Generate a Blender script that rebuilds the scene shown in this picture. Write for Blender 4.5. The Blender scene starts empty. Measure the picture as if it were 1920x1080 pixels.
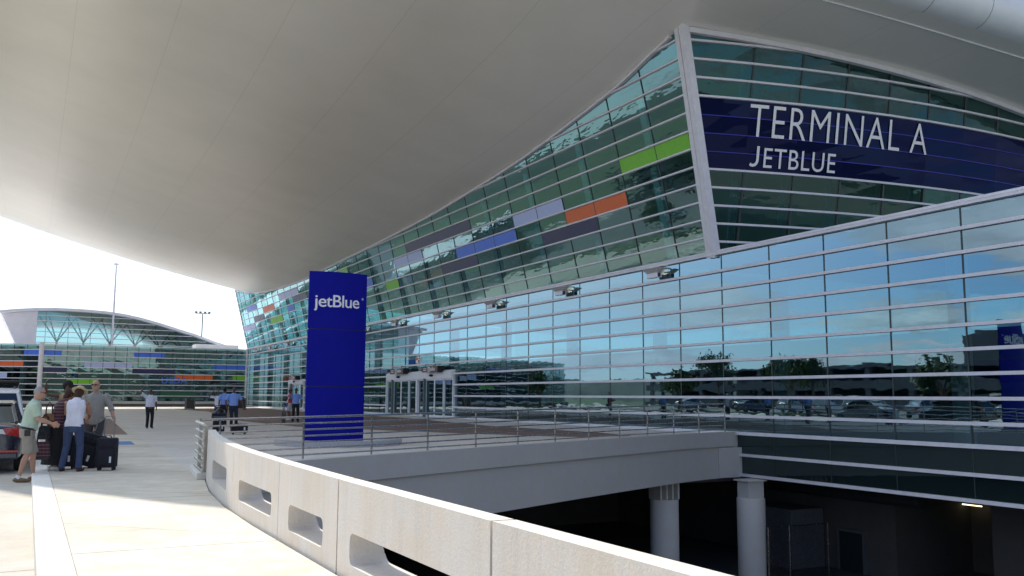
import bpy, bmesh, math, random
from mathutils import Vector, Matrix, Euler, noise
random.seed(7)
S = bpy.context.scene
COL = S.collection
R = math.radians

# ------------------------------------------------------------------ site frame
# x = into the terminal (a), y = along its long facade away from the viewer (s)
TH = math.atan2(.468, .8837)
O = Vector((9.0, 38.6, 0))
SITE = Matrix.Translation(O) @ Matrix.Rotation(TH, 4, 'Z')
def L(u, s, z=0.0): return Vector((-u, s, z))          # u = outward from the facade
def Wd(u, s, z=0.0): return SITE @ L(u, s, z)

# ------------------------------------------------------------------ materials
class N:
    def __init__(s, name):
        s.m = bpy.data.materials.new(name); s.m.use_nodes = True
        s.t = s.m.node_tree; s.n = s.t.nodes; s.l = s.t.links
        s.b = s.n['Principled BSDF']; s.out = s.n['Material Output']
    def new(s, t, **k):
        n = s.n.new(t)
        for a, v in k.items(): setattr(n, a, v)
        return n
    def link(s, a, b): s.l.new(a, b)
    def val(s, n, i, v):
        if hasattr(v, 'is_output') or hasattr(v, 'links'): s.link(v, n.inputs[i])
        else: n.inputs[i].default_value = v
    def math(s, op, a, b=0.0, c=None):
        n = s.new('ShaderNodeMath', operation=op); s.val(n, 0, a); s.val(n, 1, b)
        if c is not None: s.val(n, 2, c)
        return n.outputs[0]
    def noise(s, vec, scale, detail=4, rough=.55):
        n = s.new('ShaderNodeTexNoise'); s.link(vec, n.inputs['Vector'])
        n.inputs['Scale'].default_value = scale; n.inputs['Detail'].default_value = detail
        n.inputs['Roughness'].default_value = rough
        return n.outputs['Fac']
    def coord(s, o='Object'): return s.new('ShaderNodeTexCoord').outputs[o]
    def mapr(s, v, a, b, c=0., d=1.):
        n = s.new('ShaderNodeMapRange'); s.link(v, n.inputs[0])
        for i, x in enumerate((a, b, c, d)): n.inputs[i+1].default_value = x
        return n.outputs[0]
    def mix(s, f, a, b):
        n = s.new('ShaderNodeMix', data_type='RGBA'); s.val(n, 0, f)
        for i, x in ((6, a), (7, b)):
            if hasattr(x, 'is_output'): s.link(x, n.inputs[i])
            else: n.inputs[i].default_value = (*x, 1) if len(x) == 3 else x
        return n.outputs[2]
    def mul(s, c, f):
        n = s.new('ShaderNodeMix', data_type='RGBA', blend_type='MULTIPLY'); n.inputs[0].default_value = 1
        s.link(c, n.inputs[6])
        s.link(f, n.inputs[7]); return n.outputs[2]
    def bump(s, h, st=.3, d=.02):
        n = s.new('ShaderNodeBump'); n.inputs['Strength'].default_value = st; n.inputs['Distance'].default_value = d
        s.link(h, n.inputs['Height']); return n.outputs[0]

def simple(name, col, rough=.6, metal=0., var=.12, scale=6., bump=0., bscale=60., coat=0., spec=None):
    k = N(name); c = k.coord()
    f = k.mapr(k.noise(c, scale), .3, .7, 1-var, 1+var)
    v = k.new('ShaderNodeCombineColor'); [k.link(f, v.inputs[i]) for i in range(3)]
    rgb = k.new('ShaderNodeRGB'); rgb.outputs[0].default_value = (*col, 1)
    k.link(k.mul(rgb.outputs[0], v.outputs[0]), k.b.inputs['Base Color'])
    k.b.inputs['Metallic'].default_value = metal
    k.link(k.mapr(k.noise(c, scale*3), .3, .7, max(0, rough-.06), rough+.06), k.b.inputs['Roughness'])
    if coat: k.b.inputs['Coat Weight'].default_value = coat; k.b.inputs['Coat Roughness'].default_value = .05
    if bump: k.link(k.bump(k.noise(c, bscale, 6), bump, .01), k.b.inputs['Normal'])
    return k.m

def concrete_mat(name, col, joint=None, stain=.25, bumpst=.35, streak=False):
    """joint = (period_x, period_y, off_x, off_y, diag)"""
    k = N(name); c = k.coord()
    big = k.noise(c, .35, 6, .65); mid = k.noise(c, 2.3, 8, .7); fine = k.noise(c, 45, 6, .7)
    f = k.math('ADD', k.mapr(big, .3, .7, -stain, stain), k.mapr(mid, .3, .7, -stain*.6, stain*.6))
    f = k.math('ADD', f, k.mapr(fine, .3, .7, -.07, .07))
    if streak:
        mp = k.new('ShaderNodeMapping'); k.link(c, mp.inputs[0]); mp.inputs['Scale'].default_value = (9, 9, .6)
        f = k.math('ADD', f, k.mapr(k.noise(mp.outputs[0], 1.2, 5), .45, .8, 0, -.09))
    f = k.math('ADD', f, 1.0)
    h = k.math('ADD', fine, k.math('MULTIPLY', mid, .6))
    if joint:
        px, py, ox, oy, dg = joint
        sep = k.new('ShaderNodeSeparateXYZ'); k.link(c, sep.inputs[0])
        def line(v, per, off, w=.018):
            g = k.math('ABSOLUTE', k.math('SUBTRACT', k.math('FRACT', k.math('DIVIDE', k.math('ADD', v, off), per)), .5))
            return k.math('LESS_THAN', k.math('MULTIPLY', k.math('SUBTRACT', .5, g), per), w)
        wob = k.math('MULTIPLY', k.math('SUBTRACT', k.noise(c, 1.5, 3), .5), .05)
        y = k.math('ADD', sep.outputs[1], wob)
        j = line(y, py, oy)
        j = k.math('MAXIMUM', j, line(k.math('ADD', sep.outputs[0], wob), px, ox))
        if dg:
            d = k.math('ADD', k.math('MULTIPLY', sep.outputs[0], 1.05), sep.outputs[1])
            j = k.math('MAXIMUM', j, k.math('MULTIPLY', line(k.math('ADD', d, wob), py*1.0, oy+.9, .016), .8))
        # grime close to joints
        f = k.math('MULTIPLY', f, k.math('SUBTRACT', 1.0, k.math('MULTIPLY', j, .55)))
        h = k.math('SUBTRACT', h, k.math('MULTIPLY', j, 2.0))
    v = k.new('ShaderNodeCombineColor'); [k.link(f, v.inputs[i]) for i in range(3)]
    warm = k.mix(k.mapr(mid, .35, .65), (col[0]*1.03, col[1]*.99, col[2]*.93), (col[0]*.97, col[1]*1.0, col[2]*1.04))
    k.link(k.mul(warm, v.outputs[0]), k.b.inputs['Base Color'])
    k.b.inputs['Roughness'].default_value = .85
    k.link(k.bump(h, bumpst, .01), k.b.inputs['Normal'])
    return k.m

def glass_mat(name, tint=(.30, .52, .52), refl=(.80, .93, .97), base=.34, wob=.12, scale=1.1, dark=None, darkmix=.0, cell=None):
    """coated architectural glass: fresnel mix of a mirror coat and a tinted see-through pane, slightly wavy"""
    k = N(name); k.n.remove(k.b); c = k.coord()
    if cell:
        sp = k.new('ShaderNodeSeparateXYZ'); k.link(c, sp.inputs[0])
        cx = k.new('ShaderNodeCombineXYZ')
        k.link(k.math('FLOOR', k.math('DIVIDE', k.math('ADD', sp.outputs[1 if cell[3] else 0], cell[2]), cell[0])), cx.inputs[0])
        k.link(k.math('FLOOR', k.math('DIVIDE', k.math('ADD', sp.outputs[2], -7.7), cell[1])), cx.inputs[1])
        wn = k.new('ShaderNodeTexWhiteNoise', noise_dimensions='2D'); k.link(cx.outputs[0], wn.inputs['Vector'])
        va = k.new('ShaderNodeVectorMath', operation='MULTIPLY_ADD'); k.link(wn.outputs['Color'], va.inputs[0]); va.inputs[1].default_value = (37, 23, 41); k.link(c, va.inputs[2])
        c = va.outputs[0]
    mp = k.new('ShaderNodeMapping'); k.link(c, mp.inputs[0]); mp.inputs['Scale'].default_value = (1, .55, 1.5)
    h = k.math('ADD', k.noise(mp.outputs[0], scale, 2, .4), k.math('MULTIPLY', k.noise(mp.outputs[0], scale*3.1, 1, .4), .22))
    nb = k.bump(h, wob, .05)
    gl = k.new('ShaderNodeBsdfGlossy'); gl.inputs['Roughness'].default_value = .012; gl.inputs['Color'].default_value = (*refl, 1)
    k.link(nb, gl.inputs['Normal'])
    tr = k.new('ShaderNodeBsdfTransparent'); tr.inputs['Color'].default_value = (*tint, 1)
    body = tr.outputs[0]
    if dark:
        df = k.new('ShaderNodeBsdfDiffuse'); df.inputs['Color'].default_value = (*dark, 1)
        m0 = k.new('ShaderNodeMixShader'); m0.inputs[0].default_value = darkmix
        k.link(body, m0.inputs[1]); k.link(df.outputs[0], m0.inputs[2]); body = m0.outputs[0]
    ge = k.new('ShaderNodeNewGeometry'); dt = k.new('ShaderNodeVectorMath', operation='DOT_PRODUCT')
    k.link(ge.outputs['Incoming'], dt.inputs[0]); k.link(ge.outputs['Normal'], dt.inputs[1])
    cs = k.math('SUBTRACT', 1.0, k.math('MINIMUM', k.math('ABSOLUTE', dt.outputs['Value']), 1.0))
    fac = k.math('ADD', k.math('MULTIPLY', k.math('POWER', cs, 4.0), 1.0-base-.03), base+.03)
    mx = k.new('ShaderNodeMixShader'); k.link(fac, mx.inputs[0]); k.link(body, mx.inputs[1]); k.link(gl.outputs[0], mx.inputs[2])
    k.link(mx.outputs[0], k.out.inputs['Surface'])
    return k.m

def emis(name, col, st):
    k = N(name); k.b.inputs['Base Color'].default_value = (*col, 1)
    k.b.inputs['Emission Color'].default_value = (*col, 1); k.b.inputs['Emission Strength'].default_value = st
    f = k.mapr(k.noise(k.coord(), 8), .3, .7, st*.9, st*1.1); k.link(f, k.b.inputs['Emission Strength'])
    return k.m

M = {}
M['side'] = concrete_mat('sidewalk_concrete', (.60, .545, .46), (60, 4.72, 3, 15.5+4.72*4, True), .22)
M['plaza'] = concrete_mat('plaza_concrete', (.60, .56, .51), (5.7, 4.72, .6, 15.5+4.72*4, False), .13)
M['road'] = concrete_mat('road_concrete', (.50, .46, .40), (5.5, 9, 1.4, 2, False), .16)
M['ground'] = concrete_mat('ground_asphalt', (.42, .39, .34), None, .2)
M['kerb'] = concrete_mat('kerb_paint', (.76, .73, .68), (60, 4.72, 3, 0, False), .08)
M['parapet'] = concrete_mat('parapet_concrete', (.68, .625, .565), None, .07, .5, True)
M['beam'] = concrete_mat('beam_concrete', (.58, .55, .52), None, .05, .2, False)
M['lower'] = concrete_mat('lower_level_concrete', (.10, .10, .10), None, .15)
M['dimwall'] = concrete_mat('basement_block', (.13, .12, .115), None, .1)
M['colmn'] = concrete_mat('column_concrete', (.68, .65, .62), None, .05, .15)
M['lineblue'] = simple('faded_blue_paint', (.10, .22, .48), .8, var=.3)
M['linewhite'] = simple('road_paint', (.7, .7, .66), .8, var=.2)
M['lineyel'] = simple('yellow_road_paint', (.62, .42, .06), .8, var=.2)
M['alu'] = simple('white_aluminium', (.80, .77, .82), .45, .0, .06, 3)
M['aluD'] = simple('grey_aluminium', (.20, .22, .23), .4, .3, .06, 3)
M['frame'] = simple('door_aluminium', (.86, .85, .88), .45, .0, .05, 3)
M['steel'] = simple('brushed_steel', (.50, .47, .43), .24, .95, .12, 5)
M['post'] = simple('painted_post', (.50, .46, .38), .45, .3, .08)
M['mull'] = simple('dark_mullion', (.035, .05, .055), .4, .2)
M['glL'] = glass_mat('lower_glass', (.20, .34, .36), (.42, .60, .70), .42, .045, .9, cell=(2.85,.77,0,1))
M['glU'] = glass_mat('upper_glass', (.36, .64, .66), (.38, .58, .62), .28, .085, 1.5, cell=(2.85,.755,0,1))
M['glR'] = glass_mat('gable_glass', (.11, .24, .24), (.26, .44, .46), .08, .10, 1.0, cell=(2.35,.765,1.0,0))
M['glD'] = glass_mat('spandrel_glass', (.05, .08, .08), (.55, .70, .70), .10, .05, .9, (.016, .030, .032), .8)
M['glF'] = glass_mat('far_glass', (.32, .50, .49), (.60, .80, .78), .22, .06, .9)
M['glSign'] = glass_mat('sign_glass', (.01, .01, .05), (.14, .17, .34), .02, .04, .6, (.007, .009, .050), .95)
M['green'] = simple('green_panel', (.20, .58, .03), .45, var=.04)
M['orange'] = simple('orange_panel', (.80, .15, .03), .45, var=.04)
M['lav'] = simple('lavender_panel', (.50, .58, .90), .45, var=.04)
M['blueP'] = simple('blue_panel', (.07, .20, .82), .45, var=.04)
M['navy'] = simple('navy_panel', (.022, .024, .10), .4, var=.06)
M['bluebar'] = simple('royal_blue_bar', (.015, .02, .42), .4)
M['pylon'] = simple('pylon_blue', (.004, .006, .28), .6, 0, .06, 1.2)
M['pylon'].node_tree.nodes['Principled BSDF'].inputs['Specular IOR Level'].default_value = .15
M['pylonedge'] = simple('pylon_edge', (.015, .02, .10), .5)
M['letter'] = simple('white_lettering', (.92, .90, .92), .5, var=.03)
M['granite'] = simple('grey_granite', (.42, .42, .44), .4, var=.2, scale=30)
M['black'] = simple('black_plastic', (.015, .015, .017), .5)
M['rubber'] = simple('tyre_rubber', (.02, .02, .02), .8)
M['lampbody'] = simple('floodlight_housing', (.86, .85, .92), .5, .0)
M['lampvane'] = simple('floodlight_vane', (.55, .53, .52), .5, .1)
M['lampglow'] = emis('floodlight_lens', (1, .72, .42), 14)
M['tube'] = emis('fluorescent_tube', (1, .85, .5), 2.6)
M['plaque'] = simple('brown_plaque', (.14, .035, .035), .5)
M['whitewall'] = simple('white_metal_cladding', (.80, .78, .82), .5, var=.05, scale=1)
M['intfloor'] = simple('interior_floor', (.22, .24, .24), .35)
M['intwall'] = simple('interior_wall', (.16, .22, .22), .7, var=.3, scale=.5)
M['intcol'] = simple('interior_column', (.80, .86, .86), .5)
M['leaf'] = simple('foliage', (.045, .085, .025), .7, var=.5, scale=2)
M['bark'] = simple('bark', (.12, .09, .06), .9)
M['hill'] = simple('distant_hills', (.05, .075, .06), .9, var=.3, scale=.02)
M['garage'] = simple('garage_wall', (.13, .135, .14), .8, var=.15, scale=.4)

# brick paving
def brick_mat():
    k = N('brick_paving'); c = k.coord()
    b = k.new('ShaderNodeTexBrick'); k.link(c, b.inputs['Vector'])
    b.inputs['Scale'].default_value = 4.5; b.inputs['Color1'].default_value = (.25, .155, .12, 1)
    b.inputs['Color2'].default_value = (.20, .13, .105, 1); b.inputs['Mortar'].default_value = (.10, .085, .075, 1)
    b.inputs['Mortar Size'].default_value = .012
    f = k.mapr(k.noise(c, 1.1, 5), .3, .7, .85, 1.15); v = k.new('ShaderNodeCombineColor'); [k.link(f, v.inputs[i]) for i in range(3)]
    k.link(k.mul(b.outputs[0], v.outputs[0]), k.b.inputs['Base Color']); k.b.inputs['Roughness'].default_value = .85
    return k.m
M['brick'] = brick_mat()

def canopy_mat():
    k = N('canopy_panels'); c = k.coord(); sep = k.new('ShaderNodeSeparateXYZ'); k.link(c, sep.inputs[0])
    x = k.math('MULTIPLY', sep.outputs[0], -1.0); y = sep.outputs[1]
    def cell(v, per, off): return k.math('DIVIDE', k.math('ADD', v, off), per)
    def line(q, per, w):
        g = k.math('ABSOLUTE', k.math('SUBTRACT', k.math('FRACT', q), .5))
        return k.math('LESS_THAN', k.math('MULTIPLY', k.math('SUBTRACT', .5, g), per), w)
    qx = cell(x, 4.25, .45+4.25*12); qy = cell(y, 1.22, 50)
    j = k.math('ADD', k.math('MULTIPLY', line(qx, 4.25, .014), .15), k.math('MULTIPLY', line(qy, 1.22, .008), .06))
    qy2 = cell(y, 3.66, 50)
    # per-panel tone
    wn = k.new('ShaderNodeTexWhiteNoise', noise_dimensions='2D'); cb = k.new('ShaderNodeCombineXYZ')
    k.link(k.math('FLOOR', qx), cb.inputs[0]); k.link(k.math('FLOOR', qy), cb.inputs[1]); k.link(cb.outputs[0], wn.inputs['Vector'])
    f = k.math('ADD', k.mapr(wn.outputs[0], 0, 1, .992, 1.008), k.mapr(k.noise(c, .25, 3), .3, .7, -.03, .03))
    f = k.math('MULTIPLY', f, k.math('SUBTRACT', 1.0, j))
    v = k.new('ShaderNodeCombineColor'); [k.link(f, v.inputs[i]) for i in range(3)]
    rgb = k.new('ShaderNodeRGB'); rgb.outputs[0].default_value = (.96, .91, .83, 1)
    k.link(k.mul(rgb.outputs[0], v.outputs[0]), k.b.inputs['Base Color'])
    k.b.inputs['Metallic'].default_value = .2
    k.link(k.mapr(wn.outputs[0], 0, 1, .33, .345), k.b.inputs['Roughness'])
    mp = k.new('ShaderNodeMapping'); k.link(c, mp.inputs[0]); mp.inputs['Scale'].default_value = (.5, .16, .3)
    k.link(k.bump(k.noise(mp.outputs[0], 1.0, 2), .12, .05), k.b.inputs['Normal'])
    return k.m
M['canopy'] = canopy_mat()
M['edge'] = simple('canopy_edge_metal', (.82, .82, .84), .38, .1, .05, 1)

# ------------------------------------------------------------------ mesh builder
class MB:
    def __init__(s): s.v = []; s.f = []
    def add(s, vs, fs):
        o = len(s.v); s.v += [tuple(x) for x in vs]; s.f += [tuple(o+i for i in q) for q in fs]; return s
    def hexa(s, p):   # 8 points: bottom 4 ccw, top 4 ccw
        return s.add(p, [(3,2,1,0),(4,5,6,7),(0,1,5,4),(1,2,6,5),(2,3,7,6),(3,0,4,7)])
    def box(s, x0, x1, y0, y1, z0, z1):
        x0, x1 = min(x0,x1), max(x0,x1); y0, y1 = min(y0,y1), max(y0,y1); z0, z1 = min(z0,z1), max(z0,z1)
        return s.hexa([(x0,y0,z0),(x1,y0,z0),(x1,y1,z0),(x0,y1,z0),(x0,y0,z1),(x1,y0,z1),(x1,y1,z1),(x0,y1,z1)])
    def bar(s, p, q, w, h, up=(0,0,1)):
        p = Vector(p); q = Vector(q); d = (q-p).normalized(); up = Vector(up)
        sd = d.cross(up).normalized()*(w/2); u2 = sd.cross(d).normalized()*(h/2)
        c = [-sd-u2, sd-u2, sd+u2, -sd+u2]
        return s.add([p+x for x in c]+[q+x for x in c], [(0,1,2,3),(7,6,5,4),(4,5,1,0),(5,6,2,1),(6,7,3,2),(7,4,0,3)])
    def tube(s, pts, rad, seg=10, side=(1,0,0), cap=True, round_=False):
        """rad per point: r or (r_side, r_other)"""
        P = [Vector(p) for p in pts]; n = len(P)
        if not isinstance(rad, (list, tuple)): rad = [rad]*n
        rr = [(r if isinstance(r, tuple) else (r, r)) for r in rad]
        if round_:
            d0 = (P[0]-P[1]).normalized(); d1 = (P[-1]-P[-2]).normalized(); a, b = rr[0], rr[-1]
            P = [P[0]+d0*a[1]*.8, P[0]+d0*a[1]*.45] + P + [P[-1]+d1*b[1]*.45, P[-1]+d1*b[1]*.8]
            rr = [(a[0]*.3, a[1]*.3), (a[0]*.8, a[1]*.8)] + rr + [(b[0]*.8, b[1]*.8), (b[0]*.3, b[1]*.3)]; n = len(P)
        o = len(s.v); sv = Vector(side)
        for i in range(n):
            t = (P[min(i+1, n-1)]-P[max(i-1, 0)]).normalized()
            a = sv - t*sv.dot(t)
            if a.length < 1e-3: a = t.orthogonal()
            a.normalize(); b = t.cross(a)
            if round_ is False and cap is False: pass
            for j in range(seg):
                an = 2*math.pi*j/seg
                s.v.append(tuple(P[i]+a*math.cos(an)*rr[i][0]+b*math.sin(an)*rr[i][1]))
        for i in range(n-1):
            for j in range(seg):
                k = (j+1) % seg
                s.f.append((o+i*seg+j, o+i*seg+k, o+(i+1)*seg+k, o+(i+1)*seg+j))
        if cap:
            s.f.append(tuple(o+j for j in reversed(range(seg)))); s.f.append(tuple(o+(n-1)*seg+j for j in range(seg)))
        return s
    def ell(s, c, r, seg=14, ring=8, rot=None):
        c = Vector(c); o = len(s.v); q = rot or Matrix.Identity(3)
        for i in range(ring+1):
            ph = math.pi*i/ring
            for j in range(seg):
                an = 2*math.pi*j/seg
                s.v.append(tuple(c+q@Vector((r[0]*math.sin(ph)*math.cos(an), r[1]*math.sin(ph)*math.sin(an), r[2]*math.cos(ph)))))
        for i in range(ring):
            for j in range(seg):
                k = (j+1) % seg
                s.f.append((o+(i+1)*seg+j, o+(i+1)*seg+k, o+i*seg+k, o+i*seg+j))
        return s
    def prism(s, poly, z0, z1):
        n = len(poly); o = len(s.v)
        s.v += [(x, y, z0) for x, y in poly]+[(x, y, z1) for x, y in poly]
        s.f.append(tuple(o+i for i in reversed(range(n)))); s.f.append(tuple(o+n+i for i in range(n)))
        for i in range(n):
            k = (i+1) % n; s.f.append((o+i, o+k, o+n+k, o+n+i))
        return s
    def build(s, name, mat, parent=None, site=False, smooth=False, bevel=0, auto=None):
        me = bpy.data.meshes.new(name); me.from_pydata(s.v, [], s.f); me.validate()
        bm = bmesh.new(); bm.from_mesh(me)
        if bevel: 
            bmesh.ops.remove_doubles(bm, verts=bm.verts, dist=1e-5)
            bmesh.ops.bevel(bm, geom=[e for e in bm.edges if e.calc_face_angle(0) > .6], offset=bevel, segments=2, affect='EDGES', profile=.5)
        bmesh.ops.triangulate(bm, faces=[f for f in bm.faces if len(f.verts) > 4])
        bmesh.ops.recalc_face_normals(bm, faces=bm.faces)
        bm.to_mesh(me); bm.free()
        me.materials.append(M[mat] if isinstance(mat, str) else mat)
        o = bpy.data.objects.new(name, me); COL.objects.link(o)
        if smooth:
            for p in me.polygons: p.use_smooth = True
            if smooth != 'all': me.set_sharp_from_angle(angle=R(40))
        if parent: o.parent = parent
        elif site: o.matrix_world = SITE
        return o

def tag(o, label, cat, group=None):
    o['label'] = label; o['category'] = cat
    if group: o['group'] = group
    return o
def struct(o): o['kind'] = 'structure'; return o
def thing(name, label, cat, loc=(0,0,0), rz=0, group=None, site=False):
    o = bpy.data.objects.new(name, None); COL.objects.link(o); o.empty_display_size = .2
    if site: o.matrix_world = SITE
    else: o.location = loc; o.rotation_euler = (0, 0, rz)
    return tag(o, label, cat, group)
def copy_tree(o, parent=None):
    c = o.copy(); COL.objects.link(c)
    if parent: c.parent = parent
    for ch in [x for x in bpy.data.objects if x.parent == o]: copy_tree(ch, c)
    return c
def plabel(o, t): o['label'] = t; return o

# ------------------------------------------------------------------ curves of the place
TF = [(-20,18.3),(-10,17.9),(-4,17.45),(0,17.05),(4.5,16.2),(8.4,15.72),(14,15.12),(20,14.7),(28.5,14.25),(42,13.9),(54,13.68),(61,13.52),(69,13.58),(77,13.84),(83,14.2),(89.6,14.85),(96,15.8),(110,18)]
def interp(T, x):
    if x <= T[0][0]: return T[0][1]
    for i in range(len(T)-1):
        a, b = T[i], T[i+1]
        if x <= b[0]:
            m = lambda j: (T[min(j+1, len(T)-1)][1]-T[max(j-1, 0)][1])/(T[min(j+1, len(T)-1)][0]-T[max(j-1, 0)][0])
            h = b[0]-a[0]; t = (x-a[0])/h
            return (2*t**3-3*t*t+1)*a[1]+(t**3-2*t*t+t)*h*m(i)+(-2*t**3+3*t*t)*b[1]+(t**3-t*t)*h*m(i+1)
    return T[-1][1]
def hu(u):
    v = u-2
    return .2*v+.002*v*v if v > 0 else .085*v
def zcan(u, s): return interp(TF, s)+hu(u)
EDGE = [(-48,-11),(-12,-7.3),(0,-5.95),(10,-3.9),(18,.5),(22,4.0),(25.7,9.3),(27.7,13.8),(30,21),(33,38)]
GROOVE = [(-48,-9.8),(-12,-6.4),(0,-5.0),(10,-2.9),(18,1.5),(22,5.0),(25.7,10.3),(27.7,15),(30,22.5),(33,40)]
LEAN = .25; ZB = 7.7; RL = .77; RU = .755; MOD = 2.85; SF = 95.5
def uU(z): return LEAN*(z-ZB)                         # leaning upper wall
def ptF(s, z, off=0.0): return L(uU(z)+off, s, z)
def ztop(s):                                           # canopy soffit on the leaning wall
    z = 15
    for _ in range(12): z = zcan(uU(z), s)
    return z

# ================================================================== SETTING
g = MB()
BIG = 2600
hx0, hx1, hy0, hy1 = -23.25, 60, -80, 15                 # hole of the lower level (x = -u)
xs = [-BIG, hx0, hx1, BIG]; ys = [-BIG, hy0, hy1, BIG]
idx = {}
for i, x in enumerate(xs):
    for j, y in enumerate(ys): idx[i, j] = len(g.v); g.v.append((x, y, -.17))
for i in range(3):
    for j in range(3):
        if (i, j) != (1, 1): g.f.append((idx[i,j], idx[i+1,j], idx[i+1,j+1], idx[i,j+1]))
struct(g.build('ground', 'ground', site=True))
r = MB(); r.add([(-42,-90,-.15),(-25.8,-90,-.15),(-25.8,140,-.15),(-42,140,-.15)], [(0,1,2,3)])
struct(r.build('road', 'road', site=True))
r = MB()
for k in range(-14, 22): r.box(-31.65, -31.5, k*6, k*6+3, -.146, -.144)
for k in range(5): r.box(-41+k*3.3, -39.6+k*3.3, 40, 46, -.146, -.144)
struct(r.build('road_marking', 'linewhite', site=True))
M['lot'] = concrete_mat('lot_asphalt', (.13, .13, .13), None, .3); M['turf'] = simple('verge_grass', (.05,.09,.025), .9, var=.4, scale=3)
r = MB(); r.add([(-83,-40,-.155),(-45,-40,-.155),(-45,115,-.155),(-83,115,-.155)], [(0,1,2,3)]); struct(r.build('parking_lot', 'lot', site=True))
r = MB(); r.box(-44.9, -42.1, -60, 130, -.2, -.02); struct(r.build('grass_verge', 'turf', site=True))
r = MB(); r.add([(-2000,-1500,-.16),(-112,-1500,-.16),(-112,1500,-.16),(-2000,1500,-.16)], [(0,1,2,3)]); r.add([(-111.9,135,-.16),(-84,135,-.16),(-84,1500,-.16),(-111.9,1500,-.16)], [(0,1,2,3)]); struct(r.build('grass_field', 'turf', site=True))
r = MB()
for k in range(40):
    for x in (-52, -66): r.box(x-2.4, x+2.4, -38+k*2.8, -37.9+k*2.8, -.151, -.148)
struct(r.build('parking_marking', 'linewhite', site=True))
r = MB(); r.box(-26.0, -25.9, 12, 90, -.146, -.143); struct(r.build('road_edge_line', 'lineyel', site=True))

def up(s):                                              # parapet line
    return 23.6-(.65*((s+19)/7.2)**2 if s > -19 else 0)
DECK = [(22.95,-11.75),(19.9,-9.72),(14.97,-7.23),(9.9,-4.66),(5.0,-2.35),(2.2,-1.15),(.0,-.70)]
pl = [(-25.56, -80), (-23.42, -80)]+[(-up(s)-.03, s) for s in (-24,-19,-17,-15,-13.4)]+[(-u, s) for u, s in DECK]+[(0.0, 96.6), (-25.56, 96.6)]
m = MB(); m.prism(pl, -.4, 0.0)
# walk next to the kerb is a lighter pour than the plaza
struct(m.build('plaza_pavement', 'plaza', site=True))
sw = [(-25.56, -80), (-23.5, -80)]+[(-up(s)-.04, s) for s in (-24,-19,-17,-15,-12.2)]+[(-22.9,-4.2),(-21.8,16.5),(-20.5,50),(-25.56,50)]
m = MB(); m.prism(sw, .0015, .005); struct(m.build('sidewalk', 'side', site=True))
m = MB(); m.box(-25.86, -25.56, -80, 96.6, -.3, .007); struct(m.build('kerb', 'kerb', site=True, bevel=.02))
m = MB(); m.prism([(-4.3,2.9),(-4.8,13),(-2.7,30),(-3.3,60),(-1.2,84),(-12,74),(-11.5,56),(-15,26.5),(-14.4,14),(-10.4,4.5),(-7.5,-.6),(-4.9,-.2)], .0015, .0045)
struct(m.build('brick_paving', 'brick', site=True))
m = MB(); m.prism([(-22.6,7.4),(-21.7,26),(-21.4,32),(-23.4,32),(-24.2,7.4)], .0065, .0095)
struct(m.build('brick_band', 'brick', site=True))
m = MB(); m.prism([(-23.7,-.1),(-23.08,-.25),(-23.0,1.9),(-23.55,2.05)], .0065, .0095); struct(m.build('blue_pavement_mark', 'lineblue', site=True))
m = MB()
for u, s in ((2.2, 3.0),): pass
m.prism([(-.06,-.6),(-4.3,2.9),(-4.8,13),(-2.7,30),(-3.3,60),(-1.2,84),(-.06,90)], .0015, .0045)
struct(m.build('light_apron', 'kerb', site=True))

# girder under the edge of the deck, in two steps
def strip(line, off, z0, z1, th):
    m = MB(); n = len(line)
    P = [Vector((-u, s, 0)) for u, s in line]
    ins = []
    for i, p in enumerate(P):
        t = (P[min(i+1, n-1)]-P[max(i-1, 0)]).normalized(); nn = Vector((-t.y, t.x, 0))   # towards the plaza
        ins.append(nn)
    for i in range(n-1):
        a, b = P[i]+ins[i]*off, P[i+1]+ins[i+1]*off; c, d = P[i+1]+ins[i+1]*(off+th), P[i]+ins[i]*(off+th)
        m.hexa([(q.x, q.y, z0) for q in (a, b, c, d)]+[(q.x, q.y, z1) for q in (a, b, c, d)])
    return m
deck = thing('terrace_bridge', 'grey concrete bridge beam under the edge of the railed plaza', 'bridge beam', site=True)
# densify
def dens(line, k=6):
    out = []
    for i in range(len(line)-1):
        for j in range(k):
            t = j/k; out.append((line[i][0]*(1-t)+line[i+1][0]*t, line[i][1]*(1-t)+line[i+1][1]*t))
    return out+[line[-1]]
def smooth_line(l, it=3):
    for _ in range(it):
        l = [l[0]]+[((l[i-1][0]+2*l[i][0]+l[i+1][0])/4, (l[i-1][1]+2*l[i][1]+l[i+1][1])/4) for i in range(1, len(l)-1)]+[l[-1]]
    return l
DL = smooth_line(dens(DECK), 12)
strip(DL, -.06, -.46, .12, .32).build('edge_beam', 'beam', deck, bevel=0)
strip(DL, .04, -1.72, -.46, .5).build('girder', 'beam', deck)
m = MB(); m.box(-1.2, .35, -1.0, 1.3, -1.70, -.5); m.build('end_block', 'beam', deck)

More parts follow.
